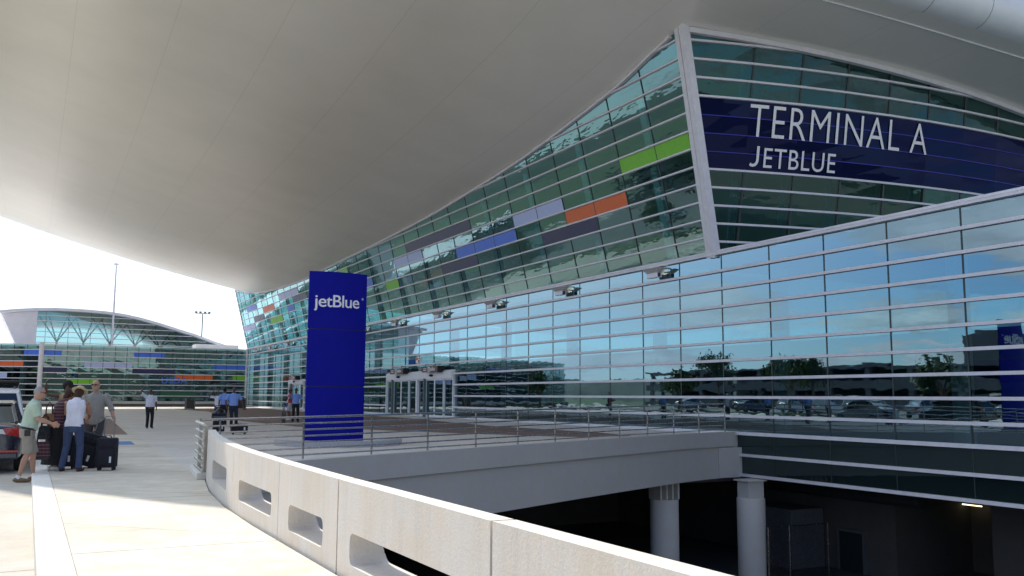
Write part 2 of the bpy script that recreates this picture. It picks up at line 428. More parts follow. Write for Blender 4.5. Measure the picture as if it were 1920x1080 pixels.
# lower level
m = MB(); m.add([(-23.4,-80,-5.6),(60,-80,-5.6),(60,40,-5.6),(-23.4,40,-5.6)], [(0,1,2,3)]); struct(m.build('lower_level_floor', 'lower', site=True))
m = MB(); m.box(-23.4, -23.2, -80, 15, -5.6, -.41); tag(m.build('retaining_wall', 'beam', site=True), 'concrete retaining wall below the sidewalk beside the lower level', 'retaining wall')
lw = thing('basement_wall', 'dark block wall at the back of the service level under the terminal', 'wall', site=True)
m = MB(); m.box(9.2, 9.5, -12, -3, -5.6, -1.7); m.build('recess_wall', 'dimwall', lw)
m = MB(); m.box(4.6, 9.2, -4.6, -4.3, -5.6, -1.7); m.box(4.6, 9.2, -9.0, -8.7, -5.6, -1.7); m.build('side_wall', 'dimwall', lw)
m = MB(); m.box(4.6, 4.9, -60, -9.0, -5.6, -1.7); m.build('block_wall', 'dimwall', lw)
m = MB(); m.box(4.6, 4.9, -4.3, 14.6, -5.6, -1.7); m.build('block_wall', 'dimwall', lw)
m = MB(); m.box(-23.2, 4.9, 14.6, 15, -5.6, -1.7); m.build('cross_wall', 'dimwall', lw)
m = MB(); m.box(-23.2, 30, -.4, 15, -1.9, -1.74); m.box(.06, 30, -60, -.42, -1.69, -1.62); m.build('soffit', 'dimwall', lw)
d = MB(); d.box(4.52, 4.58, -3.0, -1.8, -5.6, -4.0); d.build('door', 'mull', lw)
d = MB(); d.box(4.50, 4.599, -3.12, -3.0, -5.6, -3.9); d.box(4.50, 4.599, -1.8, -1.68, -5.6, -3.9); d.box(4.50, 4.599, -3.0, -1.8, -4.0, -3.9); d.build('door_frame', 'aluD', lw)
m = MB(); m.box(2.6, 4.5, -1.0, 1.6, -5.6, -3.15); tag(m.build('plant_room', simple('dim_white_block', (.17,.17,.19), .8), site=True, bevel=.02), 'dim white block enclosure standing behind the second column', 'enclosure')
t = thing('ceiling_light', 'lit fluorescent tube under the low dark soffit at right', 'light', Wd(-8.7,-4.9,-2.80), TH)
m = MB(); m.box(-.06, .06, -.62, .62, 0, .06); m.build('housing', 'aluD', t)
m = MB(); m.tube([(0,-.58,-.03),(0,.58,-.03)], .025, 8); m.build('lamp_tube', 'tube', t)
m = MB(); m.tube([(0,-.3,.05),(0,-.3,1.1)], .012, 6); m.tube([(0,.3,.05),(0,.3,1.1)], .012, 6); m.build('hanger', 'aluD', t)
# chain link fence
t = thing('chain_link_fence', 'low chain link fence panel beside the second column below', 'fence', Wd(.2, -2.6, -5.6), TH)
m = MB()
for x in (0, 1.1, 3.2): m.tube([(x,0,0),(x,0,2.1)], .035, 8)
m.tube([(0,0,2.08),(3.2,0,2.08)], .025, 8); m.build('fence_frame', 'steel', t, smooth=True)
m = MB()
for k in range(-14, 24):
    a = k*.14; 
    for sg in (1, -1):
        x0, x1 = (a, a+2.0) if sg > 0 else (a+2.0, a)
        p = Vector((x0,0,.05)); q = Vector((x1,0,2.05))
        def clipx(p, q, lim, keep_gt):
            return p
        A, B = p, q
        if min(A.x, B.x) < 0 or max(A.x, B.x) > 3.2:
            d = B-A
            t0, t1 = 0., 1.
            for lim in (0, 3.2):
                tt = (lim-A.x)/d.x
                if (lim == 0) == (d.x > 0): t0 = max(t0, tt)
                else: t1 = min(t1, tt)
            if t1 <= t0: continue
            A, B = A+d*t0, A+d*t1
        m.bar(A, B, .006, .006, (0,1,0))
m.build('wire_mesh', 'steel', t)
m = MB(); m.tube([(4.5,-6,-2.4),(4.5,6,-2.4)], .28, 14); tag(m.build('ventilation_duct', simple('duct_metal', (.10,.10,.10), .5, .4), site=True, smooth=True), 'dark round duct hanging below the building over the service yard', 'duct')

# columns under the bridge
for i, (u, s, lab) in enumerate(((3.95, -.95, 'round concrete column with a plate bearing on top, nearer the long white parapet'), (.45, -1.95, 'round concrete column under the corner where the bridge meets the dark glass'))):
    c = thing('concrete_column', lab, 'column', Wd(u, s, -5.6), TH, 'round columns carrying the bridge')
    m = MB(); m.tube([(0,0,0),(0,0,3.2-.04),(0,0,3.2)], [.55,.55,.52], 36); m.build('shaft', 'colmn', c, smooth=True)
    m = MB()
    for q in ((-.42, -.14, .14, .42) if i == 0 else ()): m.box(q-.035, q+.035, -.38, .38, 3.2, 3.9)
    m.box(-.40, .40, -.32, .32, 3.2, 3.88) if i else m.box(-.46, .46, -.06, .06, 3.2, 3.88); m.box(-.5,.5,-.42,.42,3.84,3.9)
    m.build('bearing', 'colmn', c, bevel=.01)

# ================================================================== PARAPET
par = thing('parapet_wall', 'long white concrete parapet with slot openings curving along the sidewalk', 'parapet', site=True)
TH_P = .26
def par_panel(s0, s1, holes, h0, h1):
    """s0 < s1, outline in (s,z) with slot holes, thickness towards the pit"""
    m = MB(); seg = []
    cuts = sorted(set([s0, s1]+[x for h in holes for x in (h[0], h[1])]+[s0+(s1-s0)*i/8 for i in range(9)]))
    hz = lambda s: h0+(h1-h0)*(s-s0)/(s1-s0)
    # corner roundness handled by slightly stepped hole profile
    def hole_z(s):
        for a, b, z0, z1 in holes:
            if a <= s <= b:
                rr = .07; d = min(s-a, b-s)
                k = rr-math.sqrt(max(0, rr*rr-(rr-d)**2)) if d < rr else 0
                return (z0+k, z1-k)
        return None
    ex = []
    for a, b, z0, z1 in holes: ex += [a+.0, a+.01, a+.03, a+.07, b-.07, b-.03, b-.01, b]
    cuts = sorted(set(cuts+ex))
    def P(s, z, inn, flare=0): 
        return (-up(s)+((.36-.26*max(z, 0)) if inn else 0), s, z)
    for a, b in zip(cuts[:-1], cuts[1:]):
        mid = (a+b)/2; H = hole_z(mid)
        spans = [(0, None, None, 1)] if not H else None
        Ha, Hb = hole_z(a+1e-6) if H else None, hole_z(b-1e-6) if H else None
        def blk(za0, zb0, za1, zb1):
            m.hexa([P(a,za0,0),P(b,zb0,0),P(b,zb0,1),P(a,za0,1),P(a,za1,0),P(b,zb1,0),P(b,zb1,1),P(a,za1,1)])
        if not H: blk(-.02, -.02, hz(a), hz(b))
        else:
            blk(-.02, -.02, Ha[0], Hb[0]); blk(Ha[1], Hb[1], hz(a), hz(b))
    return m
PAN = [(-12.8,-17.45,[(-16.9,-15.0,.20,.50)],.88,.82),(-17.46,-20.06,[(-19.75,-17.95,.18,.44)],.82,.795),
       (-20.075,-22.14,[(-21.72,-20.5,.14,.40)],.795,.785),(-22.17,-25.08,[(-24.65,-22.5,.12,.38)],.785,.785),(-25.11,-28.0,[(-27.6,-25.5,.12,.38)],.785,.785),
       (-28.03,-30.9,[(-30.5,-28.4,.12,.38)],.785,.785),(-30.93,-33.8,[(-33.4,-31.3,.12,.38)],.785,.785),(-33.83,-36.7,[(-36.3,-34.2,.12,.38)],.785,.785)]
for i, (b, a, ho, hb, ha) in enumerate(PAN):
    o = par_panel(a, b, ho, ha, hb)
    me = o.build('wall_panel', 'parapet', par)
    bm = bmesh.new(); bm.from_mesh(me.data)
    bmesh.ops.remove_doubles(bm, verts=bm.verts, dist=2e-4)
    # drop coincident internal faces
    seen = {}
    for f in bm.faces: seen.setdefault(tuple(sorted(v.index for v in f.verts)), []).append(f)
    bmesh.ops.delete(bm, geom=[f for fs in seen.values() if len(fs) > 1 for f in fs], context='FACES_ONLY')
    bmesh.ops.recalc_face_normals(bm, faces=bm.faces)
    bm.to_mesh(me.data); bm.free()

# ================================================================== RAILINGS
def tubes(m, pts, r, seg=8): m.tube(pts, r, seg); return m
rail = thing('railing', 'long steel railing with seven pipes along the plaza edge', 'railing', site=True)
RLn = smooth_line(dens([(22.9,-10.7),(22.2,-10.4)]+DECK[1:-1]+[(.35,-.55)], 5), 6)
def along(line, d):
    acc = 0
    for a, b in zip(line[:-1], line[1:]):
        l = math.hypot(b[0]-a[0], b[1]-a[1])
        if acc+l >= d: t = (d-acc)/l; return (a[0]+(b[0]-a[0])*t, a[1]+(b[1]-a[1])*t)
        acc += l
    return line[-1]
LEN = sum(math.hypot(b[0]-a[0], b[1]-a[1]) for a, b in zip(RLn[:-1], RLn[1:]))
def railh(d): return 1.0+.26*d/LEN
NP = 13
for k in range(NP):
    d = .45+(LEN-.5)*k/(NP-1); u, s = along(RLn, min(d, LEN-.02)); h = railh(d)
    m = MB(); m.bar(L(u, s+.1, .1), L(u, s+.1, h-.02), .045, .022, (.9,.4,0)); m.build('post', 'steel', rail)
for q in range(7):
    pts = []
    for k in range(41):
        d = LEN*k/40; u, s = along(RLn, d); h = railh(d); z0 = .20
        pts.append(L(u, s+.1, z0+(h-z0)*q/6))
    m = MB(); m.tube(pts, .026 if q == 6 else .019, 8, side=(0,0,1)); m.build('rail', 'steel', rail, smooth=True)
rail2 = thing('railing', 'short steel railing with seven pipes at the end of the parapet', 'railing', site=True)
e0, e1 = (22.93,-12.0), (23.0,-10.45)
for (u, s) in ((23.10,-12.6), (23.0,-11.4)):
    m = MB(); m.bar(L(u+.02, s, -.0), L(u+.02, s, .94), .12, .05, (1,0,0)); m.build('post', 'post', rail2)
for q in range(7):
    z = .14+.83*q/6; m = MB(); m.tube([L(23.19, -12.85, z), L(23.03, -10.95, z)], .03 if q == 6 else .023, 8); m.build('rail', 'steel', rail2, smooth=True)
m = MB(); m.prism([(-23.28,-12.8),(-22.95,-12.8),(-22.7,-10.9),(-23.12,-10.9)], .004, .12); m.build('base_block', 'kerb', rail2, bevel=.015)

# ================================================================== SIGN PYLON
py = thing('sign_pylon', 'tall dark blue lens-shaped pylon with white lettering on the plaza', 'sign', Wd(17.33,-1.45,0), TH)
def lens(z0, z1, hw=.96, dp=.03, bul=.20):
    m = MB(); pts = []
    for i in range(13):
        t = -1+2*i/12; pts.append((t*hw, -dp-bul*(1-t*t)))
    for i in range(13):
        t = 1-2*i/12; pts.append((t*hw, dp+bul*(1-t*t)))
    m.prism(pts, z0, z1); return m
for z0, z1 in ((.02,1.775),(1.805,3.595),(3.625,5.46)): lens(z0, z1).build('panel', 'pylon', py, smooth=True)
lens(.02, 5.44, .93, .02, .17).build('core', 'pylonedge', py)
def text_mesh(body, size, ext, name, mat, parent, mat4, bold=0.0, sx=1.0, space=1.0, conform=None):
    c = bpy.data.curves.new(name, 'FONT'); c.body = body; c.size = size; c.extrude = ext; c.offset = bold; c.space_character = space; c.resolution_u = 4
    o = bpy.data.objects.new(name, c); COL.objects.link(o)
    dg = bpy.context.evaluated_depsgraph_get(); me = bpy.data.meshes.new_from_object(o.evaluated_get(dg))
    bpy.data.objects.remove(o); bpy.data.curves.remove(c)
    for v in me.vertices:
        v.co.x *= sx
        v.co = conform(v.co) if conform else mat4 @ v.co
    me.materials.clear(); me.materials.append(M[mat]); me.name = name
    ob = bpy.data.objects.new(name, me); COL.objects.link(ob)
    if parent: ob.parent = parent
    return ob
def on_pylon(co, x0, z0):
    x = x0+co.x; t = x/.96; return Vector((x, -.03-.20*(1-t*t)-.010-co.z, z0+co.y))
text_mesh('jetBlue', .56, .010, 'lettering', 'letter', py, None, .003, 1.03, .93, lambda c: on_pylon(c, -.80, 4.32))
text_mesh('\u00ae', .10, .004, 'trademark', 'letter', py, None, 0, 1, 1, lambda c: on_pylon(c, .76, 4.60))
m = MB(); pts = [(1.9*math.cos(2*math.pi*i/40), .85*math.sin(2*math.pi*i/40)) for i in range(40)]
m.prism(pts, 0, .02); m.build('foot_plate', 'granite', py)
bn = MB(); pts = []
for sgn, s_ in ((1, 0),):
    for i in range(17): a = math.pi*(.08+.84*i/16); pts.append((-2.1*math.cos(a), -2.6*math.sin(a)-.2))
    for i in range(17): a = math.pi*(.92-.84*i/16); pts.append((-1.7*math.cos(a), -2.2*math.sin(a)-.2))
bn.prism(pts, .006, .17)
bo = bn.build('kerb_ring', 'granite'); bo.location = Wd(17.33,-1.2,0); bo.rotation_euler = (0,0,TH); tag(bo, 'low curved grey stone kerb in front of the blue pylon', 'kerb')

# ================================================================== NEAR TERMINAL
T = thing('terminal_building', 'glass airport terminal with leaning upper wall and sweeping pale canopy', 'building', site=True)
J0 = -12; J1 = 33
def sj(j): return MOD*j
DOORS = [(27.5, 40.9), (66.2, 72.7)]
def in_door(s0, s1): return any(s0 < b-.05 and s1 > a+.05 for a, b in DOORS)
def jit(p, k=.0006): return (p[0]+random.uniform(-k, k), p[1], p[2])
# lower wall: ten glass bands
SL = [sj(j) for j in range(J0, J1+1)]+[SF]
for kk in range(10):
    z1 = ZB-RL*kk; z0 = z1-RL
    ss = sorted(set(SL+([27.5,40.9,66.2,72.7] if z1 < 3.9 else [])))
    runs = [(SL[0], SF)]
    if z1 < 3.5: runs = [(SL[0], 27.5), (40.9, 66.2), (72.7, SF)]
    for r0, r1 in runs:
        m = MB()
        for a, b in zip(ss[:-1], ss[1:]):
            if a < r0-.01 or b > r1+.01: continue
            m.add([jit((0,a,z0)), jit((0,b,z0)), jit((0,b,z1)), jit((0,a,z1))], [(0,1,2,3)])
        o = m.build('window_band', 'glL', T)
        if kk > 0:
            t = MB(); t.box(-.13, .02, r0, r1, z1-.062, z1+.05); t.build('transom', 'alu', o)
for a, b in ((SL[0], 27.5), (40.9, 66.2), (72.7, SF)): m = MB(); m.box(-.14, .02, a, b, .0, .13); m.build('sill_rail', 'alu', T)
m = MB(); m.box(-.18, .05, SL[0], SF, ZB-.07, ZB+.03); m.box(-.12, .05, SL[0], SF, ZB+.055, ZB+.14); m.build('ledge', 'alu', T)
for j, s in enumerate(SL):
    zz = 0.0 if not any(a < s < b for a, b in DOORS) else 3.3
    m = MB(); m.box(-.012, .06, s-.028, s+.028, zz, ZB-.1); m.build('mullion', 'mull', T)
# dark skirt below deck level
for z0, z1 in ((-.80,.0),(-1.6,-.80)):
    m = MB(); ss = [-.66]+[sj(j) for j in range(-1, J0-1, -1)]
    for a, b in zip(ss[:-1], ss[1:]): m.add([jit((0,a,z0)),jit((0,b,z0)),jit((0,b,z1)),jit((0,a,z1))], [(0,1,2,3)])
    o = m.build('spandrel_band', 'glD', T)
    m = MB(); m.box(-.14, .02, -.66, SL[0], z0-.06, z0+.05); m.build('transom', 'alu', o)
m = MB(); m.box(-.15, .02, -.72, -.60, -1.66, .0); m.build('corner_trim', 'alu', T)
m = MB()
for j in range(-1, J0-1, -1): m.box(-.01, .06, sj(j)-.02, sj(j)+.02, -1.6, -.02)
m.build('spandrel_joint', 'mull', T)

# ---- leaning upper wall
SC = 0.25                                                # where the corner column stands at its middle
def scol(z): return .62-.122*(z-ZB)                      # facade ends on the corner column
rows = 13
for k in range(rows):
    z0 = ZB+RU*k; z1 = z0+RU
    m = MB(); t = MB(); ss = sorted(SL)
    ss = [x for x in ss if x > 1.0]; ss = [None]+ss
    run = []
    for a, b in zip(ss[:-1], ss[1:]):
        # subdivide the cell so that the sloping top is followed
        aa = a if a is not None else scol((z0+z1)/2)+.25
        n = 1 if ztop(aa) > z1+.05 and ztop(b) > z1+.05 else 3
        jt = random.uniform(-.0022, .0022); jt2 = random.uniform(-.0022, .0022)
        for i in range(n):
            s0 = aa+(b-aa)*i/n; s1 = aa+(b-aa)*(i+1)/n
            t0, t1 = min(z1, ztop(s0)), min(z1, ztop(s1))
            if t0 <= z0+.01 and t1 <= z0+.01: continue
            t0, t1 = max(t0, z0+.001), max(t1, z0+.001)
            run.append((s0, s1, [ptF(s0,z0,jt),ptF(s1,z0,jt2),ptF(s1,t1,-jt),ptF(s0,t0,-jt2)]))
    if not run: continue
    merged = []
    for a, b, q in run:
        if merged and abs(merged[-1][1]-a) < 1e-4: merged[-1][1] = b; merged[-1][2].append(q)
        else: merged.append([a, b, [q]])
    for a, b, qs in merged:
        m = MB()
        for q in qs: m.add(q, [(0,1,2,3)])
        o = m.build('window_band', 'glU', T)
        if k > 0:
            t = MB(); t.bar(ptF(a, z0, .05), ptF(b, z0, .05), .13, .072, (0,0,1)); t.build('transom', 'alu', o)
for s in [x for x in SL if x > 1.0]:
    z1 = ztop(s)-.02; m = MB(); m.bar(ptF(s, ZB+.2, -.0), ptF(s, z1, -.0), .05, .06, (0,1,0)); m.build('mullion', 'mull', T)
# top trim under the canopy
pts = [ptF(s, ztop(s)-.07, .06) for s in [(.2+(SF-.2)*i/60) for i in range(61)]]
m = MB()
for a, b in zip(pts[:-1], pts[1:]): m.bar(a, b, .2, .14)
m.build('top_trim', 'alu', T)
m = MB(); m.bar(ptF(SF, ZB, .05), ptF(SF, ztop(SF)+.3, .05), .12, .12, (0,1,0)); m.build('end_trim', 'alu', T)

PANELS = [('green',0.45,5.7,6),('orange',5.7,11.4,4),('lav',11.4,17.1,5),('navy',8.55,14.25,3),('blueP',17.1,25.65,4),('navy',22.8,34.2,6),('navy',22.8,28.5,3),
          ('lav',31.35,37.05,5),('green',37.05,39.9,3),('blueP',42.75,45.6,4),('lav',65.55,74.1,6),('navy',62.7,68.4,5),('blueP',68.4,71.25,4),('orange',76.95,82.65,5),
          ('blueP',85.5,91.2,6),('navy',82.65,88.35,4),('green',74.1,79.8,3),('lav',88.35,95.3,3),('navy',51.3,59.85,4),('green',48.45,54.15,6)]
for c, a, b, k in PANELS:
    dz = -.0 if a < 25 else (-.0)
    z0 = ZB+RU*k+.045+dz; z1 = z0+RU-.09
    m = MB(); m.hexa([ptF(a,z0,-.02),ptF(b,z0,-.02),ptF(b,z0,.022),ptF(a,z0,.022),ptF(a,z1,-.02),ptF(b,z1,-.02),ptF(b,z1,.022),ptF(a,z1,.022)])
    o = m.build('colour_panel', c, T)
    plabel(o, {'green':'green panel','orange':'orange panel','lav':'pale lavender panel','navy':'dark navy panel','blueP':'bright blue panel'}[c])

# ---- corner column
m = MB()
b0 = ptF(.55, ZB-.12, .05); b1 = L(2.34+.08, -.45, 17.35)
dv = (b1-b0)
m.bar(b0+Vector((.0,.12,0)), b1+Vector((0,.15,0)), .26, .22, (1,0,0)); m.build('corner_column', 'alu', T)
m = MB(); m.bar(b0+Vector((.06,-.16,0)), b1+Vector((.06,-.18,0)), .30, .34, (1,0,0)); m.build('corner_column', 'alu', T)
m = MB(); m.bar(b0+Vector((.0,-.02,0)), b1+Vector((0,-.02,0)), .08, .12, (1,0,0)); m.build('corner_joint', 'aluD', T)

# ---- gable (right) face, slightly curved in plan and leaning
def gp(u, z, off=0.0):
    t = uU(z)-u; t2 = min(t, 18); g_ = -.30*t2+.0085*t2*t2+(0.006*(t-18) if t > 18 else 0)
    return L(u, .30-.105*(z-11.3)+g_-.2-off, z)
def sg(u, z): return gp(u, z).y
def ztopR(u):
    z = 16
    for _ in range(10): z = zcan(u, sg(u, z))
    return z
US = [1.6, .2]+[-1.0-2.35*j for j in range(0, 15)]
ROWR = [7.495+.765*k for k in range(0, 14)]
SIGN = (5, 9)   # rows of the sign band
zt = lambda z: z
for k in range(len(ROWR)-1):
    z0, z1 = ROWR[k], ROWR[k+1]
    m = MB(); tr = MB(); inside = 4.5 > 0 and SIGN[0] < k+.5 < SIGN[1]+.0
    prev = None
    pts = [uU((z0+z1)/2)-.25]+[u for u in US if u < uU(z0)-.6]
    for a, b in zip(pts[:-1], pts[1:]):
        ta, tb = min(z1, ztopR(a)), min(z1, ztopR(b))
        if ta <= z0+.02 and tb <= z0+.02: continue
        ta, tb = max(ta, z0+.001), max(tb, z0+.001)
        j1 = random.uniform(-.003, .003)
        m.add([gp(a,z0,j1),gp(b,z0,-j1),gp(b,tb,j1),gp(a,ta,-j1)], [(0,1,2,3)])
        prev = b
    if not m.f: continue
    sign = k in range(*SIGN)
    o = m.build('sign_band' if sign else 'gable_window_band', 'glSign' if sign else 'glR', T)
    if k > 0:
        last = prev
        uu = [p for p in pts if p >= last]
        uu = [p for p in uu if ztopR(p) > z0] or uu[:2]
        blue = SIGN[0] < k < SIGN[1]
        for a, b in zip(uu[:-1], uu[1:]):
            tr.bar(gp(a, z0, .05 if not blue else .02), gp(b, z0, .05 if not blue else .02), .13 if not blue else .03, .09 if not blue else .035)
        if tr.f: tr.build('transom', 'bluebar' if blue else 'alu', o)
for u in US[2:]:
    zt_ = ztopR(u)
    for z0, z1 in ((ROWR[0]-.1, ROWR[SIGN[0]]), (ROWR[SIGN[1]], zt_-.05)):
        if z1-z0 > .2: m = MB(); m.bar(gp(u, z0, -.05), gp(u, z1, -.05), .10, .14, (0,1,0)); m.build('mullion', 'mull', T)
m = MB(); uu = [2.1-.8*i for i in range(48)]
for a, b in zip(uu[:-1], uu[1:]): m.bar(gp(a, ztopR(a)-.10, .10), gp(b, ztopR(b)-.10, .10), .24, .22)
m.build('gable_trim', 'alu', T)
# vertical light fins behind the gable glass
for i, u in enumerate([x-.25 for x in US[2:]]):
    m = MB(); m.bar(gp(u, 7.6, -.9), gp(u, ztopR(u)-.3, -.9), .28, .10, (0,1,0)); m.build('interior_fin', 'intcol', T)
m = MB(); a, b = -1.15, -3.2
m.hexa([gp(a,14.2,-.5),gp(b,14.2,-.5),gp(b,14.2,-.4),gp(a,14.2,-.4),gp(a,16.6,-.5),gp(b,16.6,-.5),gp(b,16.6,-.4),gp(a,16.6,-.4)])
plabel(m.build('blind_panel', simple('pale_green_blind', (.42,.50,.40), .6), T), 'pale green panel behind the gable glass')

# lettering on the gable: characters follow the curved leaning wall
def arc_u(x, z):                                           # x metres to the right -> u on the face
    u = uU(z); d = 0.0
    while d < x and u > -40:
        p = gp(u, z); q = gp(u-.05, z); d += (q-p).length; u -= .05
    return u+(d-x)
cache = {}
def on_gable(co, x0, z0):
    z = z0+co.y; x = x0+co.x; kx = round(x, 1)
    if kx not in cache: cache[kx] = arc_u(kx, 12.5)-uU(12.5)
    k2 = kx+.1 if x > kx else kx-.1; k2 = round(k2, 1)
    if k2 not in cache: cache[k2] = arc_u(k2, 12.5)-uU(12.5)
    a, b = cache[kx], cache[k2]; t = (x-kx)/(k2-kx); du = a+(b-a)*t
    return gp(uU(12.5)+du+.0, z, .045+co.z)
TXT = (2.92, 12.52, 2.92, 11.55)
text_mesh('TERMINAL A', 2.07, .003, 'lettering', 'letter', T, None, -.018, .775, 1.08, lambda c: on_gable(c, 2.25, 12.82))
text_mesh('ETBLUE', 1.24, .003, 'lettering', 'letter', T, None, .0, .84, 1.08, lambda c: on_gable(c, 3.06, 11.54))
cen = [(.46,.90),(.46,.70),(.46,.50),(.46,.32)]+[(.46-.21+.21*math.cos(a), .30-.24*math.sin(a)) for a in [.3,.7,1.1,1.5,1.9,2.3]]
m = MB()
for i, (x, y) in enumerate(cen):
    a, b = cen[max(i-1, 0)], cen[min(i+1, len(cen)-1)]; dx, dy = b[0]-a[0], b[1]-a[1]; l = math.hypot(dx, dy); nx, ny = -dy/l*.062, dx/l*.062
    m.v += [tuple(on_gable(Vector((x+nx, y+ny, .003)), 2.38, 11.54)), tuple(on_gable(Vector((x-nx, y-ny, .003)), 2.38, 11.54))]
    if i: m.f.append((2*i-2, 2*i-1, 2*i+1, 2*i))
m.build('lettering', 'letter', T)

# ---- interior
m = MB(); m.box(.3, 40, -34, 95, -1.70, .003); m.build('interior_floor', 'intfloor', T)
m = MB(); m.box(.4, 40, -34, 2.9, 7.45, 7.6); m.box(.4, 5, 3, 95, 7.1, 7.3); m.build('mezzanine_slab', 'intwall', T)
m = MB(); m.box(13, 13.2, -34, 95, 0.01, 4.8); m.build('interior_partition', 'intwall', T)
m = MB(); m.add([(40,3,.01),(40,95,.01),(40,95,12),(40,3,12)], [(0,1,2,3)]); m.build('rear_glazing', 'glF', T)
for i in range(16):
    s = -27+8.55*i+.6; m = MB(); m.tube([(2.6,s,.01),(2.6,s,7.1)], .36, 20); m.build('interior_column', 'intcol', T, smooth=True)
for i in range(16):
    s = 4.4+5.7*i; m = MB(); m.bar((.95, s, 7.7), (-.9, s, ztop(s)-.4), .30, .45, (0,1,0)); m.build('roof_strut', 'intcol', T)
# counters and people-height furniture seen dimly inside
m = MB()
for i in range(10): m.box(8.2, 9.0, -24+i*9, -19.5+i*9, .01, 1.15)
m.build('check_in_counter', simple('counter', (.30,.32,.34), .5), T)
m = MB()
for i in range(10):
    m.box(12.9, 12.98, -24+i*9, -19.5+i*9, 2.3, 3.3)
m.build('backlit_board', simple('board', (.04,.10,.35), .5), T)
# end wall of the upper volume, glazed
m = MB(); m.add([L(uU(ZB),SF,ZB),L(uU(15),SF,15.5),L(-15,SF,14.2),L(-39,SF,12),L(-39,SF,ZB)], [(0,1,2,3,4)]); m.build('end_glazing', 'glU', T)

# ---- doors
def door_set(s0, s1, nd, zt=3.30):
    f = MB(); f.box(-.16, .04, s0, s0+.16, .0, zt); f.box(-.16, .04, s1-.16, s1, .0, zt)
    f.box(-.22, .04, s0+.16, s1-.16, 2.74, zt-.02)
    w_ = (s1-s0)/nd
    if nd == 2: f.box(-.18, .04, s0+w_-.14, s0+w_+.14, 0, 2.74)
    do = f.build('door_frame', 'frame', T, bevel=.01)
    m = MB(); m.box(-.04, .03, s0, s1, zt-.02, zt+.06); m.build('head_rail', 'alu', do)
    for q in range(nd):
        a = s0+q*w_+(.16 if q == 0 else .14); b = s0+(q+1)*w_-(.16 if q == nd-1 else .14)
        wd = (b-a)/4
        for i in range(4):
            l = MB(); x0, x1 = a+i*wd, a+(i+1)*wd; off = -.10 if i in (1, 2) else -.03
            l.box(off-.03, off+.03, x0, x0+.09, .02, 2.74); l.box(off-.03, off+.03, x1-.09, x1, .02, 2.74)
            l.box(off-.03, off+.03, x0+.09, x1-.09, .02, .16); l.box(off-.03, off+.03, x0+.09, x1-.09, 2.64, 2.74)
            lf = l.build('door_leaf', 'frame', do)
            p = MB(); p.add([(off,x0+.09,.16),(off,x1-.09,.16),(off,x1-.09,2.64),(off,x0+.09,2.64)], [(0,1,2,3)]); p.build('pane', 'glL', lf)
        post = MB(); post.box(-.34, -.14, b-wd-.06, b-wd+.04, .0, 2.80); post.build('guard_rail', 'aluD', do)
        sn = MB(); sn.ell((-.30, (a+b)/2+.3, 3.0), (.12,.28,.09)); sn.build('sensor', 'black', do, smooth=True)
        # plaque sign
        pa, pb = (a+b)/2-1.6, (a+b)/2+1.25
        p = MB(); p.box(-.62, -.48, pa, pb, 3.22, 3.62); sg_ = p.build('door_sign', 'plaque', do, bevel=.01)
        p = MB(); p.box(-.63, -.12, pa-.06, pa, 3.20, 3.64); p.build('sign_end', 'black', sg_)
        for hh in (.5, 2.3):
            p = MB(); p.box(-.57, -.53, pa+hh, pa+hh+.04, 3.62, 3.80); p.box(-.57,-.02, pa+hh, pa+hh+.04, 3.76, 3.80); p.build('bracket', 'black', sg_)
        rot = lambda c, y0, z0: Vector((-.626-c.z, y0-c.x, z0+c.y))
        text_mesh('JetBlue', .34, .002, 'sign_text', 'letter', sg_, None, .006, .9, 1, lambda c: rot(c, pa+1.28, 3.33))
        p = MB(); p.box(-.628, -.622, pa+1.38, pa+1.72, 3.24, 3.60); p.build('gate_symbol', 'letter', sg_)
        text_mesh('A', .38, .002, 'sign_text', 'plaque', sg_, None, .01, .95, 1, lambda c: rot(Vector((c.x,c.y,c.z+.004)), pa+1.68, 3.29))
        p = MB()
        for z in (3.48, 3.36): p.box(-.626, -.622, pa+2.0, pa+2.55, z-.025, z+.025)
        p.build('sign_lines', 'letter', sg_)
door_set(27.5, 40.9, 2); door_set(66.2, 72.7, 1, 3.2)
p = MB(); p.box(-.12, -.09, 33.7, 34.55, 3.98, 4.45); ns = p.build('notice', 'letter', T)
p = MB(); p.box(-.125, -.121, 33.78, 34.08, 4.02, 4.22); p.box(-.125, -.121, 34.15, 34.48, 4.22, 4.42); p.box(-.125,-.121,33.78,33.98,4.28,4.40); p.build('notice_print', simple('red_print', (.6,.05,.04), .6), ns)

# ---- canopy
NU, NS = 54, 64
us_ = [-46+(33+46)*i/NU for i in range(NU+1)]
def esl(u):
    return interp(EDGE, u)
FARE = 95.9
m = MB(); G = {}
for i, u in enumerate(us_):
    e = esl(u)
    for j in range(NS+1):
        s = e+(FARE-e)*j/NS; G[i,j] = len(m.v); m.v.append(tuple(L(u, s, zcan(u, s))))
for i in range(NU):
    for j in range(NS): m.f.append((G[i,j], G[i+1,j], G[i+1,j+1], G[i,j+1]))
can = m.build('canopy', 'canopy', T, smooth='all')
plabel(can, 'huge curved pale metal canopy')
